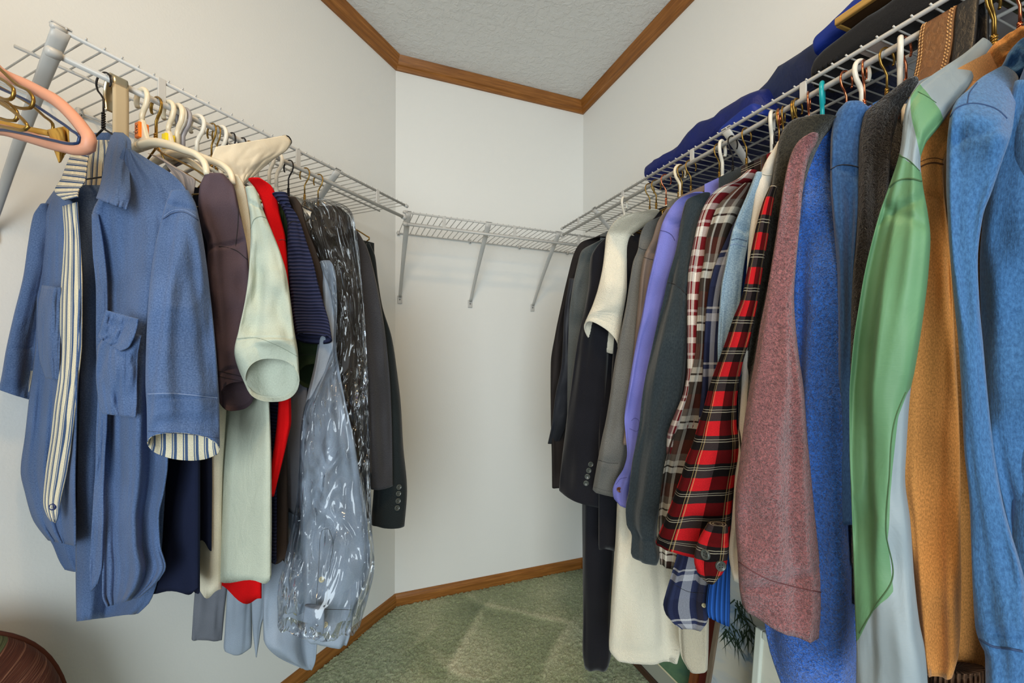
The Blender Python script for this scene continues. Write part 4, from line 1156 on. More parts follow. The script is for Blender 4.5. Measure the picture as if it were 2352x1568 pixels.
def denim_shirt():
    U1 = 1.175; yaw = -.18
    wx = lat(L, yaw)
    P0 = L.W(U1, .30, 0)
    t = thing('chambray_shirt', 'washed blue short-sleeve shirt hanging open with a striped lining', 'shirt', L.W(U1, .30, L.zrod-.1), GL)
    pl = plane_pt(P0, wx)
    D = M['denim']; ST = M['stripe']
    def off_plane(o):
        m = np.array([-wx[1], wx[0]])
        if m@P0[:2] > 0: m = -m
        Q = P0.copy(); Q[:2] += m*o
        return plane_pt(Q, wx)
    sh = lambda nm, rows, off, mat, **k: sheet(nm, P0, wx, rows, off, mat, t, **k)
    sh('back_tail', yr((480, 100, 250), (900, 80, 260), (1200, 95, 260), (1250, 122, 262), (1289, 138, 262), (150, 1308, 262, 1330)), lambda s, q: -.055, D, seed=3)
    sh('back_panel', yr((425, 160, 420), (480, 150, 420), (545, 180, 415), (650, 190, 405), (800, 186, 395), (1000, 179, 385), (1200, 175, 375), (1300, 175, 368), (1380, 176, 345), (177, 1426, 318, 1408)), lambda s, q: .006-.036*min(1, s*2.5)+.006*math.sin(s*9), D, seed=5, fold=.006)
    sh('yoke_lining', yr((322, 206, 256), (345, 199, 262), (400, 192, 262), (470, 190, 250), (530, 200, 240)), lambda s, q: -.020, ST, seed=6, fold=.002)
    sh('collar_stand', [(214, 306, 262, 304), (210, 320, 260, 320), (207, 334, 256, 336)], lambda s, q: -.022, D, seed=7, fold=.001, nr=20)
    sh('left_front', yr((438, 126, 152), (470, 104, 168), (500, 94, 176), (560, 92, 180), (660, 86, 184), (780, 84, 180), (900, 70, 176), (1000, 59, 174), (1084, 49, 172), (1127, 58, 172), (1190, 76, 173), (88, 1210, 173, 1225), (112, 1240, 173, 1253)), lambda s, q: -.015+.045*s, D, seed=11, fold=.010, freq=(7, 2))
    pk = sh('placket', [(145, 474, 178, 464), (149, 534, 182, 520), (147, 584, 187, 590), (140, 687, 189, 687), (138, 783, 188, 783), (136, 859, 181, 859), (126, 936, 173, 936), (119, 1000, 166, 1000), (106, 1088, 154, 1080), (101, 1155, 139, 1150), (108, 1180, 134, 1186), (118, 1196, 128, 1200)], lambda s, q: .038+.004*math.sin(s*math.pi), ST, seed=13, fold=.003, freq=(3, 9))
    buttons_on(pk, [(123, 1163)], .0062, M['bluebtn'])
    sh('left_collar', [(170, 342, 204, 352), (152, 384, 198, 388), (142, 410, 194, 416), (127, 440, 180, 438), (148, 460, 178, 452)], lambda s, q: .012+.035*q+.006*s, ST, seed=15, fold=.002, swap=True, nr=30)
    fr = sh('right_front', [(284, 338, 305, 346), (258, 400, 351, 373), (232, 450, 398, 402), (213, 492, 427, 437), (214, 560, 440, 500), (222, 668, 420, 668), (223, 783, 405, 783), (227, 897, 392, 897), (228, 1000, 386, 1000), (232, 1068, 384, 1068), (234, 1127, 376, 1127), (235, 1186, 364, 1186), (235, 1250, 367, 1250), (236, 1310, 380, 1301), (236, 1366, 366, 1330), (246, 1393, 322, 1370)], lambda s, q: .040-.02*s*s+.010*math.sin(s*11+1+q*1.5)*min(1, q*3), D, seed=17, fold=.009, freq=(7, 2.2), nr=100, nc=56)
    sh('front_edge', [(212, 492, 226, 492), (214, 572, 238, 572), (222, 668, 246, 668), (222, 783, 246, 783), (226, 897, 247, 897), (222, 1000, 244, 1000), (221, 1068, 240, 1068), (217, 1127, 238, 1127), (210, 1246, 236, 1246), (207, 1305, 234, 1300), (209, 1358, 224, 1340)], lambda s, q: .046, D, seed=19, fold=.003, freq=(2, 12))
    sh('right_collar', [(258, 304, 283, 306), (252, 325, 301, 325), (243, 360, 300, 362), (238, 395, 298, 400), (230, 432, 299, 445), (222, 456, 290, 482)], lambda s, q: -.015+.075*q**.6+.012*math.sin(s*math.pi), D, seed=21, fold=.003, nr=40)
    p1 = sh('pocket', [(246, 745, 325, 770), (238, 775, 320, 795), (226, 800, 317, 812), (222, 860, 315, 868), (230, 930, 313, 936), (238, 950, 311, 958)], lambda s, q: .066+.012*math.sin(s*math.pi)*math.sin(min(1, q*1.3)*math.pi), D, seed=23, fold=.004, nr=40)
    sheet('pocket_flap', P0, wx, [(244, 712, 318, 732), (238, 735, 312, 760), (231, 760, 296, 796), (226, 775, 276, 806)], lambda s, q: .074+.016*abs(s-.6), D, p1, seed=25, fold=.004, nr=24)
    sh('pocket', [(98, 655, 140, 660), (90, 700, 139, 700), (88, 760, 138, 760), (92, 820, 136, 820), (106, 868, 134, 872)], lambda s, q: .02+.02*s+.012*math.sin(s*math.pi), D, seed=27, fold=.003, nr=30)
    sleeve('sleeve', off_plane(-.005), yr((470, 92, 112), (495, 76, 116), (560, 64, 114), (630, 54, 104), (725, 31, 92), (806, 13, 82), (860, 4, 76), (-3, 894, 66, 917)), D, t, depth=.7, fold=.010, seed=29, lobes=4, lining=ST, inlen=.05, bmax=.04, seams=((.76, 0, .003),))
    sleeve('sleeve', off_plane(.045), yr((440, 392, 434), (470, 380, 450), (500, 372, 457), (572, 355, 470), (668, 343, 482), (783, 336, 494), (878, 334, 501), (940, 337, 504), (338, 1018, 505, 1034)), D, t, depth=.55, fold=.008, seed=31, lobes=4, lining=ST, inlen=.06, tilt=.026, bmax=.05, steps=(([(.05, -.05), (.3, -.25), (.6, -.55), (.95, -.85)], .008, .06),), seams=((.07, .02, .005), (.82, 0, .003)), nr=110, nc=64)
    SD, SLt = M['seam_denim'], M['seam_light']
    kids = {}
    for o in t.children: kids.setdefault(o.name.split('.')[0], []).append(o)
    rc, rf, pkt, slv, lf = kids['right_collar'][0], kids['right_front'][0], kids['pocket'][0], kids['sleeve'][1], kids['left_front'][0]
    stitch(rc, [(297, 334), (294, 380), (294, 440), (286, 474), (260, 464), (227, 452)], SLt, .0006)
    stitch(rf, [(300, 392), (330, 408), (360, 420), (392, 438)], SD, .0009)
    stitch(rf, [(300, 399), (330, 415), (360, 428), (390, 446)], SLt, .0005)
    for k in range(7): stitch(rf, [(300+k*13, 408+k*6.5), (299+k*13, 440+k*7), (300+k*12.5, 470+k*8)], SD, .0005, 14)
    stitch(rf, [(250, 690), (285, 694), (322, 700)], SD, .0008)
    stitch(rf, [(244, 1384), (290, 1374), (335, 1348), (370, 1312)], SD, .0007)
    stitch(rf, [(240, 560), (243, 700), (244, 850), (246, 1000), (242, 1150), (238, 1300)], SD, .0006, 70)
    stitch(pkt, [(228, 806), (226, 860), (234, 926), (240, 944), (280, 948), (307, 950), (310, 900), (312, 820)], SD, .0008, 70)
    stitch(pkt, [(270, 810), (274, 870), (272, 940)], SD, .0007)
    stitch(slv, [(374, 503), (395, 490), (420, 487), (455, 505)], SD, .0012)
    stitch(slv, [(376, 497), (395, 484), (420, 481), (453, 498)], SLt, .0005)
    stitch(slv, [(339, 905), (380, 903), (430, 906), (501, 914)], SLt, .0009, 60)
    stitch(slv, [(340, 990), (390, 994), (440, 998), (502, 1006)], SD, .0006, 60)
    stitch(lf, [(104, 486), (106, 540), (104, 600), (102, 650)], SD, .001)
    stitch(lf, [(116, 1228), (140, 1238), (170, 1242)], SD, .0007)
    wire_hanger(L, U1, M['dark_wire'], 'dark twisted wire hanger holding the open blue chambray shirt', yaw, hw=.10, drop=.085, group=HG, r=.0017)
denim_shirt()

garment(L, 't_shirt', 'navy T-shirt hanging between the chambray shirt and the plum polo', 'T-shirt', 'navy T-shirt', [], .5, M['navy'], 'gold', u=1.108, hem=.735, th=.012, hu=-.014, hw=.16, hem_hw=.165, zdrop=.24, rear=False, col=False, group=GL)
t, so = garment(L, 'polo_shirt', 'dark plum short-sleeve polo shirt', 'polo shirt', 'dark plum polo shirt',
        rw((402, 470, 515), (431, 458, 538), (470, 455, 547), (520, 462, 558), (564, 476, 567), (620, 476, 572), (700, 484, 576), (783, 492, 580), (844, 497, 583), (502, 915, 584, 905)), .505, M['plum'], 'white', u=1.066, hem=.80, th=.012, hu=-.012, hw=.19, hem_hw=.13, bmat=M['navy'], sl=dict(depth=.5, fold=.010, tilt=.028, seams=((.33, -.03, .006), (.93, 0, .003)), inlen=.012), group=GL, rear=False)
stitch(so, [(503, 566), (520, 568), (540, 574), (568, 596)], M['seam_dark'], .001)
stitch(so, [(502, 852), (530, 858), (580, 872)], M['seam_dark'], .0008)
stitch(so, [(502, 864), (530, 870), (582, 882)], M['seam_dark'], .0005)
stitch(so, [(541, 566), (546, 520), (548, 470)], M['seam_dark'], .0008)
garment(L, 'long_sleeve_shirt', 'cream jersey shirt between the plum polo and mint shirt', 'shirt', 'cream jersey shirt',
        rw((405, 530, 548), (424, 535, 560), (469, 545, 570), (530, 555, 576), (700, 550, 580), (900, 530, 570)), .49, M['cream'], 'grey', u=1.045, hem=.70, th=.016, hw=.19, hem_hw=.13, sl=dict(depth=.6, fold=.006), group=GL, rear=False, bd=dict(skew=-.01, fold=.014))
t, so = garment(L, 'linen_shirt', 'mint linen short-sleeve shirt', 'shirt', 'mint linen shirt',
        rw((432, 563, 585), (445, 566, 592), (470, 570, 600), (494, 574, 609), (532, 576, 625), (580, 574, 644), (628, 571, 658), (688, 563, 667), (758, 548, 676), (810, 538, 684), (562, 872, 688, 876)), .57, M['mint'], 'white', u=1.018, hem=.728, th=.014, hem_hw=.235, sl=dict(depth=.5, fold=.010, tilt=.042, inlen=.004, lobes=5, seams=((.10, .03, .006), (.80, 0, .003))), group=GL, rear=False)
stitch(so, [(574, 530), (588, 500), (600, 497), (616, 505), (630, 540)], M['seam_mint'], .0009)
stitch(so, [(540, 778), (590, 776), (630, 790), (690, 822)], M['seam_mint'], .0008)
t, so = garment(L, 't_shirt', 'bright red shirt beside the mint shirt', 'shirt', 'bright red shirt',
        rw((412, 570, 600), (430, 585, 625), (459, 600, 637), (501, 612, 645), (548, 625, 656), (628, 632, 662), (750, 640, 668), (900, 640, 668), (968, 636, 669), (1003, 632, 662), (1137, 612, 630)), .505, M['red'], 'gold', u=.988, hem=.665, th=.012, hem_hw=.165, sl=dict(depth=.6, fold=.008), group=GL, rear=False)
stitch(so, [(640, 552), (648, 550), (657, 553)], M['seam_rose'], .0008)
t, so = garment(L, 't_shirt', 'forest green T-shirt whose sleeve hem shows under the navy ribbed polo', 'T-shirt', 'forest green T-shirt',
        rw((470, 636, 660), (500, 642, 672), (600, 652, 700), (700, 665, 725), (779, 678, 745), (820, 680, 751), (684, 866, 752, 860)), .495, M['forest'], 'white', u=.968, hem=.70, th=.012, hem_hw=.155, sl=dict(depth=.45, fold=.008, ncr=0, tilt=.028, inlen=.006, seams=((.90, 0, .003),)), group=GL, rear=False)
stitch(so, [(684, 816), (715, 814), (750, 820)], M['seam_dark'], .0007)
t, so = garment(L, 'polo_shirt', 'navy ribbed polo shirt', 'polo shirt', 'navy ribbed polo shirt',
        rw((445, 625, 660), (472, 645, 668), (494, 655, 682), (517, 660, 692), (558, 660, 705), (603, 661, 720), (650, 665, 731), (705, 669, 746), (740, 673, 756), (678, 775, 763, 782)), .53, M['navy_rib'], 'dark', u=.945, hem=.72, th=.012, hem_hw=.155, sl=dict(depth=.5, fold=.009, tilt=.010, inlen=.01, seams=((.09, .03, .006),)), group=GL, rear=False)
stitch(so, [(662, 516), (672, 508), (688, 512)], M['seam_dark'], .001)
stitch(so, [(680, 764), (720, 762), (760, 768)], M['seam_dark'], .0008)
garment(L, 't_shirt', 'dark brown shirt between the navy ribbed polo and the plastic bag', 'shirt', 'dark brown shirt',
        rw((455, 650, 680), (475, 668, 694), (500, 676, 700), (526, 684, 707), (580, 695, 728), (650, 706, 747), (700, 714, 760), (742, 722, 770), (735, 775, 777, 772)), .515, M['brown'], 'dark', u=.92, hem=.705, th=.014, hem_hw=.155, sl=dict(depth=.6, fold=.008), group=GL, rear=False)
t, so = garment(L, 'dress_shirt', 'mid grey dress shirt with square tail beside the pale blue dress shirt', 'shirt', 'mid grey dress shirt', [], .5, M['grey_dress'], 'white', u=.882, hem=.80, th=.012, hw=.19, hem_hw=.17, group=GL, rear=False, col=False)
sleeve('shirt_tail', plane_v(L, .13), rw((1000, 470, 540), (1200, 456, 532), (1347, 448, 522), (1400, 444, 516), (440, 1466, 510, 1468)), M['grey_dress'], t, depth=.22, fold=.006, seed=3, nr=60, bmax=.012)
t, so = garment(L, 'dress_shirt', 'pale blue-grey dress shirt in a clear plastic bag', 'shirt', 'pale blue-grey dress shirt',
        rw((600, 735, 770), (700, 742, 775), (789, 730, 772), (838, 722, 778), (916, 704, 792), (1014, 690, 814), (1100, 688, 828), (1199, 690, 844), (1278, 692, 848), (1347, 696, 832), (1407, 697, 812), (1450, 692, 806), (706, 1466, 798, 1474)), .53, M['dress'], 'white', u=.85, hem=.70, zdrop=.17, th=.02, hem_hw=.20, sl=dict(depth=.5, fold=.012, lobes=6, nc=64, seams=((.90, 0, .004),), bmax=.045), group=GL, rear=False, bd=dict(fold=.014, hem_curve=.02))
stitch(so, [(735, 1236), (742, 1216), (752, 1214), (762, 1232), (758, 1300), (748, 1390)], M['seam_grey'], .0006, 60)
stitch(so, [(735, 1236), (732, 1300), (726, 1390)], M['seam_grey'], .0006, 50)
stitch(so, [(700, 1394), (740, 1398), (808, 1400)], M['seam_grey'], .0008, 50)
sleeve('shirt_tail', plane_v(L, .19), rw((1000, 530, 600), (1250, 524, 590), (1390, 520, 579), (1450, 516, 579), (514, 1490, 578, 1482), (530, 1497, 560, 1497)), M['dress'], t, depth=.3, fold=.006, seed=5, nr=60, bmax=.014)
sleeve('shirt_tail', plane_v(L, .25), rw((1000, 570, 640), (1300, 575, 620), (1400, 578, 612), (1430, 579, 602), (1480, 584, 594), (1503, 587, 590)), M['dress'], t, depth=.3, fold=.003, seed=6, nr=60, bmax=.012)
sleeve('shirt_tail', plane_v(L, .40), rw((900, 640, 760), (1150, 620, 745), (1300, 606, 738), (1400, 604, 733), (605, 1464, 729, 1470), (635, 1500, 725, 1515), (690, 1528, 718, 1533)), M['dress'], t, depth=.3, fold=.012, seed=8, nr=90, lobes=6, bmax=.03)
cuf = sleeve('cuff', plane_v(L, .565), [(700, 1390, 745, 1395), (696, 1420, 746, 1422), (692, 1452, 742, 1455), (706, 1467, 726, 1468)], M['dress'], t, depth=.2, fold=.002, nr=30, seed=3, bmax=.01)
buttons_on(so, [(739, 1330), (746, 1434)], .0062, M['pearl'])
t, so = garment(L, 'suit_jacket', 'dark brown suit jacket inside the clear plastic bag', 'jacket', 'dark brown suit in plastic',
        rw((478, 720, 780), (500, 712, 804), (540, 712, 814), (600, 730, 821), (705, 752, 830), (846, 775, 837), (1021, 798, 845), (1130, 815, 849), (1195, 822, 849)), .53, M['suit_dark'], 'dark', u=.795, hem=.85, th=.022, sl=dict(depth=.6, fold=.014, lobes=6), group=GL, rear=False)
garment(L, 'suit_jacket', 'charcoal suit jacket beside the plastic garment bag', 'jacket', 'charcoal suit jacket',
        rw((532, 805, 822), (548, 812, 832), (574, 816, 845), (628, 820, 860), (684, 824, 872), (775, 830, 886), (898, 840, 897), (1021, 846, 901), (850, 1119, 902, 1115)), .53, M['charsuit'], 'gold', u=.745, hem=.86, th=.022, sl=dict(depth=.7, fold=.008), group=GL, rear=False)
t, so = garment(L, 'blazer', 'black blazer with four cuff buttons nearest the end wall', 'jacket', 'black blazer with cuff buttons',
        rw((560, 840, 850), (590, 848, 862), (640, 852, 868), (702, 858, 878), (775, 862, 900), (838, 864, 910), (933, 866, 921), (1021, 864, 926), (1126, 858, 935), (852, 1200, 929, 1205)), .52, M['blazer'], 'gold', u=.70, hem=.86, th=.02, sl=dict(depth=.7, fold=.006), group=GL, rear=False)
buttons_on(so, [(916, 1118), (915, 1133), (914, 1150), (912, 1166)], .0075, M['horn'])

# clear dry-cleaning bag
def film_mat():
    t = NT('clear plastic film')
    tr = t.n('ShaderNodeBsdfTransparent'); tr.inputs[0].default_value = (.93, .94, .95, 1)
    gl = t.n('ShaderNodeBsdfGlossy'); gl.inputs['Roughness'].default_value = .05; gl.inputs[0].default_value = (.95, .97, 1, 1)
    lw = t.n('ShaderNodeLayerWeight'); lw.inputs[0].default_value = .28
    nz = t.noise(t.mapping(t.tex('UV'), (1, .3, 1)), 30, 4, .6, 2.0)
    nn = nz.node; nn.noise_type = 'RIDGED_MULTIFRACTAL'
    b = t.n('ShaderNodeBump'); t.l(nz, b.inputs['Height']); b.inputs['Strength'].default_value = .9; b.inputs['Distance'].default_value = .03
    t.l(b.outputs[0], gl.inputs['Normal']); t.l(b.outputs[0], lw.inputs['Normal'])
    f = t.math('MULTIPLY_ADD', lw.outputs['Fresnel'], .72, .03)
    mx = t.n('ShaderNodeMixShader'); t.l(f, mx.inputs[0]); t.l(tr.outputs[0], mx.inputs[1]); t.l(gl.outputs[0], mx.inputs[2])
    t.l(mx.outputs[0], t.t.nodes['Material Output'].inputs[0])
    return t.m
M['film'] = film_mat()
bag = thing('plastic_bag', 'clear plastic dry-cleaning bag over the dark suit and pale shirt', 'plastic bag', L.W(.82, .3, 1.58))
sleeve('film', plane_v(L, .55), rw((458, 706, 748), (466, 694, 772), (478, 692, 796), (500, 700, 812), (540, 708, 819), (600, 730, 827), (705, 758, 837), (780, 758, 842), (846, 742, 845), (900, 714, 847), (944, 694, 849), (1100, 682, 852), (1200, 672, 854), (1290, 655, 859), (1350, 640, 848), (1430, 636, 826)), M['film'], bag, depth=.62, bmax=.062, fold=.016, lobes=11, fl=7, nr=150, nc=110, seed=41, rough=.04)

# ---- more hangers on that rod
def molded_hanger(u, label, clip, text):
    t = thing('molded_hanger', label, 'hanger', L.W(u, .30, L.zrod), HG)
    m = M['clear_plastic']
    hp, N = hook_path(L, u, .019, .05, .004, L.n, -1)
    v, f = tube(hp, .0045, 10); mesh_obj('hook', v, f, m, t)
    w3 = h3(L.n); u3 = h3(L.du)
    prof = [(-.006, 0), (.006, 0), (.02, -.035), (.03, -.05), (-.03, -.05), (-.02, -.035)]
    V = [N+w3*x+Z3*z+u3*s for s in (-.004, .004) for x, z in prof]; n = len(prof)
    Fs = [list(range(n))[::-1], [n+i for i in range(n)]]+[[i, (i+1) % n, n+(i+1) % n, n+i] for i in range(n)]
    bevel(mesh_obj('neck', V, Fs, m, t, smooth=False), .002)
    arm = []
    for s in (-1, 1):
        pts = [N+w3*s*x+Z3*z for x, z in ((.0, -.05), (.04, -.052), (.09, -.066), (.14, -.086), (.18, -.104), (.200, -.122), (.206, -.142))]
        arm.append(tube(curve_pts(pts, 30), np.linspace(.0095, .005, 30), 10))
    v, f = join(*arm); mesh_obj('shoulder_arm', v, f, m, t)
    c = N-Z3*.022
    vv, ff = box(c, w3, u3, Z3, (.008, .0085, .015))
    co = bevel(mesh_obj('size_clip', vv, ff, clip, t, smooth=False, label='coloured size clip with dark print'), .0015)
    for d, ax in ((w3, u3), (u3, w3)):
        cu = bpy.data.curves.new('print', 'FONT'); cu.body = text; cu.size = .011; cu.extrude = .0001
        cu.align_x = 'CENTER'; cu.align_y = 'CENTER'
        o = bpy.data.objects.new('print', cu); COL.objects.link(o)
        xa = Vector(-Z3); za = Vector(d); ya = za.cross(xa)
        mt = Matrix((xa, ya, za)).transposed().to_4x4()
        mt.translation = Vector(c+d*(.0082 if ax is u3 else .0087)-root_loc(t))
        dg = bpy.context.evaluated_depsgraph_get()
        me = bpy.data.meshes.new_from_object(o.evaluated_get(dg))
        bpy.data.objects.remove(o, do_unlink=True)
        me.materials.clear(); me.materials.append(M['ink'])
        me.transform(mt)
        oo = bpy.data.objects.new('print', me); COL.objects.link(oo); oo.parent = co
molded_hanger(1.117, 'milky molded hanger with an orange size clip beside the chambray collar', M['orange_clip'], 'X12')
molded_hanger(1.072, 'milky molded hanger with a yellow size clip', M['yellow_clip'], 'S')
plastic_hanger(L, 1.056, M['clear_plastic'], 'thick milky plastic hanger hooked behind the yellow size clip', .05, r=.0052, group=HG, flip=-1)
wire_hanger(L, .978, M['brass_wire'], 'empty brass-coloured wire hanger with a twisted neck by the red shirt', .1, group=HG, flip=-1)
plastic_hanger(L, .83, M['white_plastic'], 'empty white plastic hanger beyond the paper-covered hanger', .0, hw=.19, group=HG, flip=-1, r=.0046)
for u_, m_, lb in ((1.052, 'brass_wire', 'empty brass-coloured wire hanger crowded between the grey wool and taupe shirts'),
                   (1.066, 'brass_wire', 'empty brass-coloured wire hanger crowded between the taupe and periwinkle shirts'),
                   (.925, 'brass_wire', 'empty brass-coloured wire hanger by the slate grey jacket'),
                   (1.405, 'brass_wire', 'empty brass-coloured wire hanger between the olive fleece hook and the teal hook'),
                   (1.500, 'copper_wire', 'empty copper-coloured wire hanger beside the teal hook'),
                   (1.566, 'brass_wire', 'empty brass-coloured wire hanger beside the white hook of the dusty blue sweatshirt'),
                   (1.594, 'copper_wire', 'empty copper-coloured wire hanger beside the brown leather belt'),
                   (1.702, 'brass_wire', 'empty brass-coloured wire hanger between the black belt and the tan suede collar')):
    wire_hanger(R, u_, M[m_], lb, float(rng.uniform(-.1, .3)), group=HG, flip=-1, r=.0019)
# flat steel strap hook over the rod
def strap_hook():
    u = 1.156
    t = thing('strap_hook', 'flat steel and cream strap hooked over the rod beside the chambray collar', 'hook', L.W(u, .30, L.zrod), HG)
    def ribbon(pr, wd, mat, nm):
        pr = curve_pts([(a, b, 0) for a, b in pr], 40)
        P = np.array([[L.W(u+s*wd/2, .30+a, L.zrod+b) for s in np.linspace(-1, 1, 5)] for a, b, _ in pr])
        return grid_obj(nm, P, mat, t, solid=.0016)
    ribbon([(-.016, -.052), (-.019, -.03), (-.016, -.005), (-.008, .008), (0, .0105), (.009, .008), (.013, -.002), (.0135, -.012)], .024, M['steel'], 'hook')
    ribbon([(.0135, -.010), (.0145, -.04), (.0145, -.08), (.0145, -.125)], .024, simple('tan strap plastic', (186, 168, 136), .35), 'strap')
strap_hook()
# paper-covered hangers
M['paper'] = simple('white hanger paper', (222, 212, 190), .8, var=.04, bump=.002, bscale=60)
M['greypaper'] = simple('grey hanger paper', (176, 164, 160), .85, var=.05, bump=.002, bscale=60)
M['kraft'] = simple('brown kraft paper', (196, 146, 58), .8, var=.08)
def paper_hanger():
    t = thing('paper_hanger', 'wire hanger in a white paper cape swung sideways above the red shirt', 'hanger', L.W(.90, .36, L.zrod), HG)
    P0 = L.W(.9, .375, 0)
    sheet('paper_cape', P0, L.du, [(495, 338, 655, 311), (488, 355, 667, 326), (484, 369, 660, 341), (502, 387, 628, 364), (528, 404, 592, 394), (550, 420, 560, 424)], lambda s, q: .012*math.sin(s*3), M['paper'], t, seed=3, fold=.003, solid=.004)
    f_ = plane_v(L, .372)
    pts = [f_(x, y) for x, y in ((640, 322), (652, 312), (663, 314), (669, 324), (664, 334), (658, 336))]
    v, f = tube(curve_pts(pts, 24), .0016, 7); mesh_obj('wire_end', v, f, M['dark_wire'], t)
    hp, N = hook_path(L, .905, .018, .055, .0016, L.n, -1)
    pts = np.concatenate([hp, [(f_(496, 340)+N)/2, f_(496, 345)]])
    v, f = tube(pts, .0016, 7); mesh_obj('hook', v, f, M['brass_wire'], t)
paper_hanger()
def paper_hanger2():
    t = thing('paper_hanger', 'wire hanger in torn grey paper behind the chambray shoulder', 'hanger', L.W(1.09, .3, L.zrod), HG)
    P0 = L.W(1.092, .30, 0)
    sheet('paper_cape', P0, L.n, [(340, 352, 372, 362), (372, 368, 430, 402), (392, 392, 448, 414), (410, 420, 446, 436), (425, 446, 440, 456)], lambda s, q: .002, M['greypaper'], t, seed=8, fold=.002, solid=.002)
    f_ = lambda x, y: plane_pt(P0, L.n)(x, y)
    pts = [f_(x, y) for x, y in ((380, 372), (448, 411), (470, 425), (492, 441), (502, 453), (504, 466), (498, 471), (470, 474), (440, 476), (400, 478))]
    v, f = tube(curve_pts(pts, 50), .0015, 7); mesh_obj('frame', v, f, M['brass_wire'], t)
    hp, N = hook_path(L, 1.092, .018, .055, .0016, L.n, -1)
    pts = np.concatenate([hp, [N-Z3*.03, f_(380, 372)]])
    v, f = tube(pts, .0016, 7); mesh_obj('hook', v, f, M['brass_wire'], t)
paper_hanger2()

# ---- empty hangers on the next shelf section
def empty_bundle():
    def mk(name, label, u, yaw, px, r, mat, flat=None):
        wx = lat(L, yaw)
        P0 = L.W(u, .30, 0)
        t = thing(name, label, 'hanger', L.W(u, .30, L.zrod), 'empty hangers beside the chambray shirt')
        hp, N = hook_path(L, u, .018 if r < .004 else .021, .06, r*.6 if r > .004 else r, wx, 1)
        v, f = tube(hp, min(r, .004), 8); mesh_obj('hook', v, f, mat if r < .004 else M['steel'], t)
        f_ = plane_pt(P0, wx)
        half = [f_(x, y) for x, y in px]
        q = [float((p[:2]-P0[:2])@wx) for p in half]; z = [p[2] for p in half]
        pts = [(0, N[2])]+[(a, b) for a, b in zip(q, z)]
        other = [(-a, b) for a, b in list(zip(q, z))[::-1]]
        zl = z[-1]
        pts = pts+[(0, zl)]+other+[(0, N[2])]
        P = np.array([P0+h3(wx)*a+Z3*b for a, b in pts])
        if flat:
            cp = curve_pts(P, 140)
            v, f = tube(cp, r, 10)
            v = np.asarray(v); 
        else:
            v, f = tube(curve_pts(P, 140), r, 7)
        mesh_obj('frame', v, f, mat, t)
        return t, f_
    mk('plastic_hanger', 'peach plastic hanger hanging empty', 1.338, -.16, [(-40, 128), (0, 166), (66, 198), (95, 213), (130, 232), (165, 264), (190, 295), (205, 321), (203, 337), (185, 343), (150, 338), (110, 328), (60, 313), (0, 298)], .0078, M['peach'])
    mk('wire_hanger', 'blue coated wire hanger hanging empty', 1.346, -.16, [(-40, 180), (0, 203), (60, 230), (120, 268), (165, 300), (183, 317), (180, 328), (165, 330), (120, 322), (60, 308), (0, 298)], .0019, M['blue_wire'])
    lab = 'brass-coloured wire hanger hanging empty in the tangle beside the peach hanger'
    mk('wire_hanger', 'empty brass-coloured wire hanger with a squared end longest in the tangle beside the peach hanger', 1.352, -.16, [(-30, 130), (0, 158), (40, 195), (70, 214), (77, 230), (73, 245), (60, 249), (30, 244), (0, 233)], .0021, M['brass_wire'])
    mk('wire_hanger', 'empty brass-coloured wire hanger with a small rounded loop in the tangle by the peach hanger', 1.362, -.10, [(-30, 168), (0, 180), (20, 193), (32, 209), (30, 222), (15, 229), (0, 224)], .0021, M['brass_wire'])
    mk('wire_hanger', 'empty brass-coloured wire hanger with a drooping rounded loop in the tangle beside the peach hanger', 1.370, -.22, [(-30, 205), (0, 226), (28, 244), (40, 262), (38, 274), (22, 277), (0, 272)], .0021, M['brass_wire'])
    mk('wire_hanger', 'empty brass-coloured wire hanger with a flat end lowest in the tangle beside the peach hanger', 1.378, -.14, [(-30, 218), (0, 236), (36, 260), (60, 284), (65, 292), (55, 298), (30, 296), (0, 290)], .0021, M['brass_wire'])
    t, f_ = mk('paper_hanger', 'brass wire hanger with a torn brown paper tube', 1.330, -.18, [(-20, 190), (0, 200), (40, 222), (75, 244), (100, 266), (122, 290), (120, 303), (105, 305), (60, 296), (0, 284)], .0019, M['brass_wire'])
    P0 = L.W(1.330, .30, 0); wx = lat(L, -.18)
    sheet('torn_paper', P0, wx, [(110, 298, 151, 290), (114, 312, 158, 300), (118, 325, 159, 322), (124, 342, 158, 341), (130, 358, 148, 356), (136, 374, 139, 372)], lambda s, q: .004+.006*math.sin(s*5), M['kraft'], t, seed=9, fold=.004, solid=.0012, nr=24, nc=20)
    v, f = tube(curve_pts([f_(x, y) for x, y in ((-20, 280), (0, 283), (60, 296), (112, 306))], 20), .0042, 10); mesh_obj('paper_tube', v, f, M['kraft'], t)
empty_bundle()

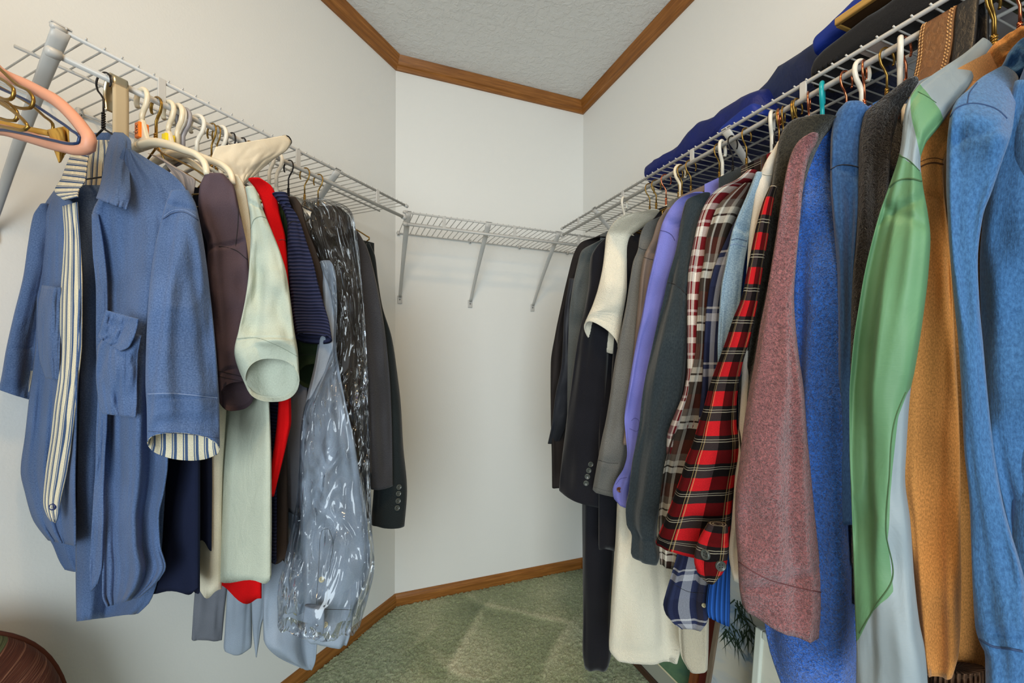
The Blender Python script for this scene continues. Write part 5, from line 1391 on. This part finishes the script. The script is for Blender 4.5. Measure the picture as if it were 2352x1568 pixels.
# ---- floor cushion standing against the wall
def cushion():
    tn = NT('woven stripe upholstery')
    uv = tn.tex('UV'); s = tn.sep(uv)
    wob = tn.math('MULTIPLY', tn.noise(uv, 22, 3), .010)
    yv = tn.math('ADD', s[1], wob)
    n1 = tn.noise(tn.mapping(uv, (6, 260, 1)), 1, 3, .7)
    st = tn.ramp(n1, [(.30, srgb(52, 22, 14)), (.45, srgb(92, 50, 34)), (.55, srgb(70, 32, 22)), (.66, srgb(150, 106, 84)), (.75, srgb(84, 44, 30))])
    fr = tn.math('FRACT', tn.math('MULTIPLY_ADD', yv, 3.4, .40))
    band = tn.ramp(fr, [(0, (0, 0, 0, 1)), (.86, (1, 1, 1, 1)), (.97, (0, 0, 0, 1))], 'CONSTANT')
    gr = tn.ramp(n1, [(.35, srgb(52, 62, 36)), (.65, srgb(112, 120, 84))])
    c = tn.mix(band, st, gr)
    tn.l(c, tn.b.inputs['Base Color']); tn.P(Roughness=.95); tn.bump(n1, .6, .003)
    t = thing('floor_cushion', 'brown and green striped floor cushion standing against the wall', 'cushion', L.W(1.52, .13, 0))
    nu, nv = 72, 40
    P = np.zeros((nv, nu, 3)); UV = np.zeros((nv, nu, 2))
    a, b, th_ = .365, .352, .115
    lean = -.06
    for i, ph in enumerate(np.linspace(-math.pi/2, math.pi/2, nv)):
        k = abs(math.cos(ph))**.55; h = math.sin(ph)
        for j in range(nu):
            q = 2*math.pi*j/nu
            e = 2/3.0
            x = np.sign(math.cos(q))*abs(math.cos(q))**e*a*k; z = np.sign(math.sin(q))*abs(math.sin(q))**e*b*k
            wv = .004*math.sin(9*q+i*.4)
            vv = .14+h*th_*(1-.35*(1-k))+lean*(z/b)*.9+wv
            P[i, j] = L.W(1.52-x, vv, .354+z)
            ca, sa = math.cos(.45), math.sin(.45)
            UV[i, j] = (x*ca+z*sa, -x*sa+z*ca)
    grid_obj('cover', P, tn.m, t, True, UV)
    pts = [L.W(1.52-np.sign(math.cos(q))*abs(math.cos(q))**(2/3)*a*1.005, .14+lean*.9*np.sign(math.sin(q))*abs(math.sin(q))**(2/3), .354+np.sign(math.sin(q))*abs(math.sin(q))**(2/3)*b) for q in np.linspace(0, 2*math.pi, 80, endpoint=False)]
    v, f = tube(pts, .005, 6, closed=True); mesh_obj('piping', v, f, tn.m, t)
cushion()
#--PART5--
# ------------------------------------------------------------------ things on the long shelf
def lump(name, rack, prof, vc, hv, z0, mat, parent, seed=1, wob=.006, e=.55, nseg=70, nc=44, uvs=1):
    """soft bag lying on a shelf; prof = (u, top height, half width factor)"""
    pr = spline(np.array([(a, b, c, 0) for a, b, c in prof], float), nseg)
    k = np.arange(nc)/nc*2*math.pi
    P = np.zeros((nseg+2, nc, 3))
    nz = vnoise((k/(2*math.pi)*6)[None]+0*pr[:, :1], pr[:, :1]*16+0*k[None], seed, 6)+.5*vnoise((k/(2*math.pi)*14)[None]+0*pr[:, :1], pr[:, :1]*40+0*k[None], seed+3, 14)
    for i in range(nseg):
        u, h, f, _ = pr[i]
        cy = np.sign(np.sin(k))*np.abs(np.sin(k))**e; cx = np.sign(np.cos(k))*np.abs(np.cos(k))**e
        zz = z0+np.maximum(0, (h-z0)*(.5+.5*cy)+wob*nz[i]*(cy > -.8))
        vv = vc+hv*f*cx+wob*nz[i]*.5
        P[i+1] = np.array([rack.W(u, vv[j], zz[j]) for j in range(nc)])
    P[0] = P[1].mean(0); P[-1] = P[-2].mean(0)
    return grid_obj(name, P, mat, parent, True)
SZ = R.zlip+.0035
def topz(pts, v):
    f_ = plane_v(R, v); out = []
    for x, y in pts:
        p = f_(x, y); out.append((R.u_of(p), p[2]))
    return out
M['royal_nylon'] = fb('royal blue nylon', (8, 26, 96), 'nylon', amp=4)
M['navy_nylon'] = fb('navy nylon', (22, 36, 76), 'nylon', amp=4)
M['bright_nylon'] = fb('bright blue nylon', (16, 46, 140), 'nylon', amp=2.0)
M['black_canvas'] = fb('black canvas', (26, 26, 28), 'wool', amp=.7)
a = topz([(1519, 379), (1582, 335), (1613, 297), (1659, 266), (1702, 236), (1727, 224)], .19)
t = thing('nylon_bag', 'royal blue folded nylon bag at the far end of the loaded shelf', 'bag', R.W(1.2, .14, SZ))
lump('bag_body', R, [(a[0][0]-.01, SZ+.006, .5)]+[(u, max(z, SZ+.014), 1) for u, z in a]+[(a[-1][0]+.06, a[-1][1]-.01, .9), (a[-1][0]+.09, SZ+.02, .6)], .145, .115, SZ, M['royal_nylon'], t, 5, wob=.010, e=.8)
lump('folded_flap', R, [(1.16, SZ+.008, .6), (1.19, SZ+.032, 1), (1.27, SZ+.040, 1), (1.30, SZ+.010, .6)], .255, .03, SZ, M['bright_nylon'], t, 6, wob=.003)
b_ = topz([(1730, 222), (1761, 189), (1799, 148), (1837, 115), (1870, 99), (1905, 78), (1950, 40)], .17)
t = thing('nylon_bag', 'navy nylon bag between the royal blue bag and the black webbing bag', 'bag', R.W(1.4, .13, SZ))
lump('bag_body', R, [(b_[0][0]-.02, SZ+.03, .5)]+[(u, z, .85) for u, z in b_]+[(b_[-1][0]+.04, SZ+.05, .5)], .12, .105, SZ, M['navy_nylon'], t, 9, wob=.012, e=.8)
c_ = topz([(1915, 78), (1945, 45), (1990, 0), (2050, -60), (2150, -150)], .20)
t = thing('sports_bag', 'bright blue sports bag above the wooden board', 'bag', R.W(1.62, .15, SZ+.10))
lump('bag_body', R, [(c_[0][0], c_[0][1]-.03, .4)]+[(u, z, .9) for u, z in c_]+[(c_[-1][0]+.10, c_[-1][1]-.01, .9), (c_[-1][0]+.14, SZ+.10, .5)], .15, .12, SZ+.075, M['bright_nylon'], t, 11, wob=.006, e=.7)
t = thing('webbing_bag', 'black canvas bag with ribbed webbing under the wooden board', 'bag', R.W(1.5, .24, SZ))
lump('bag_body', R, [(1.415, SZ+.012, .6), (1.43, SZ+.05, 1), (1.50, SZ+.068, 1), (1.60, SZ+.066, 1), (1.66, SZ+.05, .8)], .235, .055, SZ, M['black_canvas'], t, 13, wob=.004)
for k in range(5):
    pts = [R.W(1.435+.010*k, .292-.012*j*.6, SZ+.012+.010*j) for j in range(6)]
    v, f = tube(pts, .0035, 6); mesh_obj('webbing', v, f, M['black_canvas'], t)
vv, ff = box(R.W(1.535, .262, SZ-.0015), h3(R.du), h3(R.n), Z3, (.018, .03, .0012)); mesh_obj('care_label', vv, ff, M['greypaper'], t, smooth=False)
# wooden board overhanging the shelf lip
M['gold_edge'] = wood('gilded board edge', (132, 96, 44), (196, 160, 90), 1.0, rough=.35)
M['dark_board'] = wood('dark board', (52, 36, 22), (86, 62, 40), .6)
t = thing('wooden_board', 'flat wooden board with a gilded edge lying across the bags', 'board', R.W(1.7, .2, SZ+.075))
uvb = None
def uvbox(nm, c, ax, ay, az, h, mat, parent):
    vv, ff = box(c, ax, ay, az, h)
    c = np.asarray(c)
    uv = [(float((p-c)@ax), float((p-c)@ay+(p-c)@az)) for p in vv]
    return mesh_obj(nm, vv, ff, mat, parent, uv=uv, smooth=False)
uvbox('panel', R.W(1.78, .19, SZ+.0795), h3(R.du), h3(R.n), Z3, (.295, .106, .005), M['dark_board'], t)
bevel(uvbox('edge_strip', R.W(1.78, .300, SZ+.080), h3(R.du), h3(R.n), Z3, (.300, .0045, .007), M['gold_edge'], t), .002)
bevel(uvbox('edge_strip', R.W(1.482, .19, SZ+.080), h3(R.n), h3(R.du), Z3, (.106, .0045, .007), M['gold_edge'], t), .002)
# camouflage jacket folded on the shelf
cm = NT('camouflage cloth')
q = cm.noise(cm.tex(), 26, 3, .55, .8)
cm.l(cm.ramp(q, [(0, srgb(28, 26, 22)), (.42, srgb(44, 56, 30)), (.5, srgb(70, 66, 36)), (.57, srgb(62, 30, 24)), (.63, srgb(24, 24, 22))], 'CONSTANT'), cm.b.inputs['Base Color']); cm.P(Roughness=.95)
t = thing('folded_jacket', 'folded camouflage jacket lying on the shelf under the wooden board', 'jacket', R.W(1.78, .15, SZ))
lump('jacket_body', R, [(1.67, SZ+.01, .7), (1.69, SZ+.045, 1), (1.85, SZ+.068, 1), (2.02, SZ+.066, 1), (2.06, SZ+.01, .7)], .15, .125, SZ, cm.m, t, 17, wob=.004)

# leather belts over the rod
def belt(name, label, u, wd, col, stitch, front, back, lean):
    t = thing(name, label, 'belt', R.W(u, .30, R.zrod))
    tn = NT(name+' leather'); n = tn.noise(tn.mapping(tn.tex('UV'), (1, .5, 1)), 160, 4, .7, 1.0)
    c = srgb(*col); tn.l(tn.ramp(n, [(.3, scale_c(c, .6)), (.7, scale_c(c, 1.35))]), tn.b.inputs['Base Color'])
    tn.P(Roughness=.38, Specular_IOR_Level=.5); tn.bump(n, .5, .002)
    pr = curve_pts([(-.016-.01, -back, 0), (-.016, -.05, 0), (-.013, -.008, 0), (-.006, .007, 0), (0, .0095, 0), (.006, .007, 0), (.012, -.008, 0), (.018, -.05, 0), (.018+lean, -front, 0)], 70)
    us = np.linspace(-1, 1, 9)
    P = np.array([[R.W(u+s*wd/2, .30+a+(0 if abs(s) < .9 else -.0008*np.sign(a)), R.zrod+b) for s in us] for a, b, _ in pr])
    o = grid_obj('strap', P, tn.m, t, solid=.0036)
    if stitch:
        parts = []
        for s in (-.86, -.70, .70, .86):
            for i in range(30, 69):
                a, b, _ = pr[i]; a2, b2, _ = pr[min(69, i+1)]
                p1 = R.W(u+s*wd/2, .30+a+.0026, R.zrod+b+.0006); p2 = R.W(u+s*wd/2+.0016*np.sign(s), .30+a2+.0026, R.zrod+b2+.0004)
                parts.append(tube([p1, p1*.35+p2*.65], .0009, 5))
        v, f = join(*parts); so_ = mesh_obj('stitching', v, f, simple('tan thread', (196, 150, 96), .6), t)
        so_['kind'] = 'stuff'
        for i in (58, 66):
            a, b, _ = pr[i]
            p = R.W(u+.006, .30+a+.0022, R.zrod+b)
            v, f = tube([p-h3(R.n)*.001, p+h3(R.n)*.0012], .0022, 10); mesh_obj('punch_hole', v, f, M['ink'], t)
    return t
belt('leather_belt', 'wide brown leather belt with double tan stitching draped over the rod', 1.640, .044, (112, 74, 40), True, .17, .20, .05)
belt('leather_belt', 'black leather belt draped over the rod behind the brown belt', 1.676, .026, (22, 20, 20), False, .16, .20, .03)

# ------------------------------------------------------------------ framed pictures leaning under the clothes
def leaning_frame(name, label, u0, u1, vb, h, slope, rail, mat, inner, th_=.016, matw=.05, matcol=(150, 152, 138), bevelc=(214, 204, 168)):
    t = thing(name, label, 'picture frame', R.W((u0+u1)/2, vb, 0))
    up = np.array([0, 0, 1.0])-h3(R.n)*slope; up /= np.linalg.norm(up)
    nrm = np.cross(h3(R.du), up)
    if nrm@h3(R.n) < 0: nrm = -nrm
    base = R.W(0, vb, 0.012)
    du3 = h3(R.du)
    def at(u, s, d): return base+du3*u+up*s+nrm*d
    wd = u1-u0
    for (cu, cs, hu, hs) in ((u0+rail/2, h/2, rail/2, h/2), (u1-rail/2, h/2, rail/2, h/2), ((u0+u1)/2, rail/2, wd/2-rail, rail/2), ((u0+u1)/2, h-rail/2, wd/2-rail, rail/2)):
        ax, ay = (du3, up) if hu > hs else (up, du3)
        hh = (max(hu, hs), min(hu, hs), th_/2)
        bevel(uvbox('frame_rail', at(cu, cs, 0), ax, ay, nrm, hh, mat, t), .003)
    def panel(nm, m_, d, mt):
        vv, ff = box(at((u0+u1)/2, h/2, d), du3, up, nrm, (wd/2-m_, h/2-m_, .001))
        c = at((u0+u1)/2, h/2, d)
        uv = [(float((p-c)@du3), float((p-c)@up)) for p in vv]
        return mesh_obj(nm, vv, ff, mt, t, uv=uv, smooth=False)
    panel('backing', rail*.5, -th_*.4, M['kraft'])
    if matw:
        panel('mat_board', rail*.9, -.001, simple(name+' mat', matcol, .9))
        panel('mat_bevel', rail+matw-.006, .0006, simple(name+' bevel', bevelc, .8))
    pic = panel('picture', rail+matw, .0018, inner)
    return t, at, pic
def art(name, cols, sc=5):
    tn = NT(name); n = tn.noise(tn.mapping(tn.tex('UV'), (1, 1.6, 1)), sc, 4, .6, .6)
    tn.l(tn.ramp(n, cols), tn.b.inputs['Base Color']); tn.P(Roughness=.7); return tn.m
M['walnut'] = wood('dark walnut frame', (44, 28, 18), (84, 56, 36), 1.2)
M['cherry'] = wood('red brown frame', (96, 46, 18), (150, 84, 38), 1.2)
M['driftwood'] = wood('grey brown frame', (92, 78, 64), (142, 124, 104), 1.2)
leaning_frame('picture_frame', 'dark walnut framed green picture with grey mat leaning on the wall', .70, 1.16, .200, .46, .30, .022, M['walnut'],
              art('green landscape print', [(.3, srgb(52, 84, 62)), (.5, srgb(92, 124, 92)), (.7, srgb(60, 100, 84))]), matw=.055)
leaning_frame('picture_frame', 'red-brown wooden picture frame leaning between two other frames', 1.00, 1.44, .240, .62, .25, .030, M['cherry'],
              art('brown print', [(.3, srgb(70, 30, 22)), (.6, srgb(120, 60, 40)), (.75, srgb(160, 110, 80))]), matw=.04, matcol=(120, 44, 34))
t, at, pic = leaning_frame('picture_frame', 'grey-brown framed watercolour with a pine branch leaning on the wall', 1.10, 1.62, .285, .74, .215, .016, M['driftwood'],
              art('pale watercolour', [(.38, srgb(206, 202, 190)), (.52, srgb(186, 192, 196)), (.62, srgb(120, 146, 176)), (.7, srgb(200, 196, 184))], 7), matw=.0)
# painted pine branch: flat brush strokes on the picture
parts = []
r2 = np.random.default_rng(5)
for cu, cs in ((1.165, .47), (1.20, .43), (1.15, .40)):
    for k in range(26):
        an = r2.uniform(-1.9, -.4)+(.3 if k % 2 else -.3); ln = r2.uniform(.03, .065)
        p = (cu+r2.uniform(-.02, .03), cs+r2.uniform(-.02, .02)); d = np.array([math.cos(an), math.sin(an)])
        pn = np.array([-d[1], d[0]])*.0022
        q4 = [np.array(p)-pn, np.array(p)+d*ln, np.array(p)+pn]
        parts.append((np.array([at(a[0], a[1], .0034) for a in q4]), [[0, 1, 2]]))
v, f = join(*parts)
mesh_obj('painted_branch', v, f, simple('dark green paint', (34, 58, 40), .7), t, smooth=False)
M['white_metal'] = simple('pale enamelled metal', (206, 212, 202), .4)
leaning_frame('picture_frame', 'pale metal framed picture standing under the royal blue fleece', 1.30, 1.80, .335, .515, .10, .018, M['white_metal'],
              art('pale print', [(.4, srgb(206, 204, 190)), (.6, srgb(176, 186, 176))]), matw=.0, th_=.022)
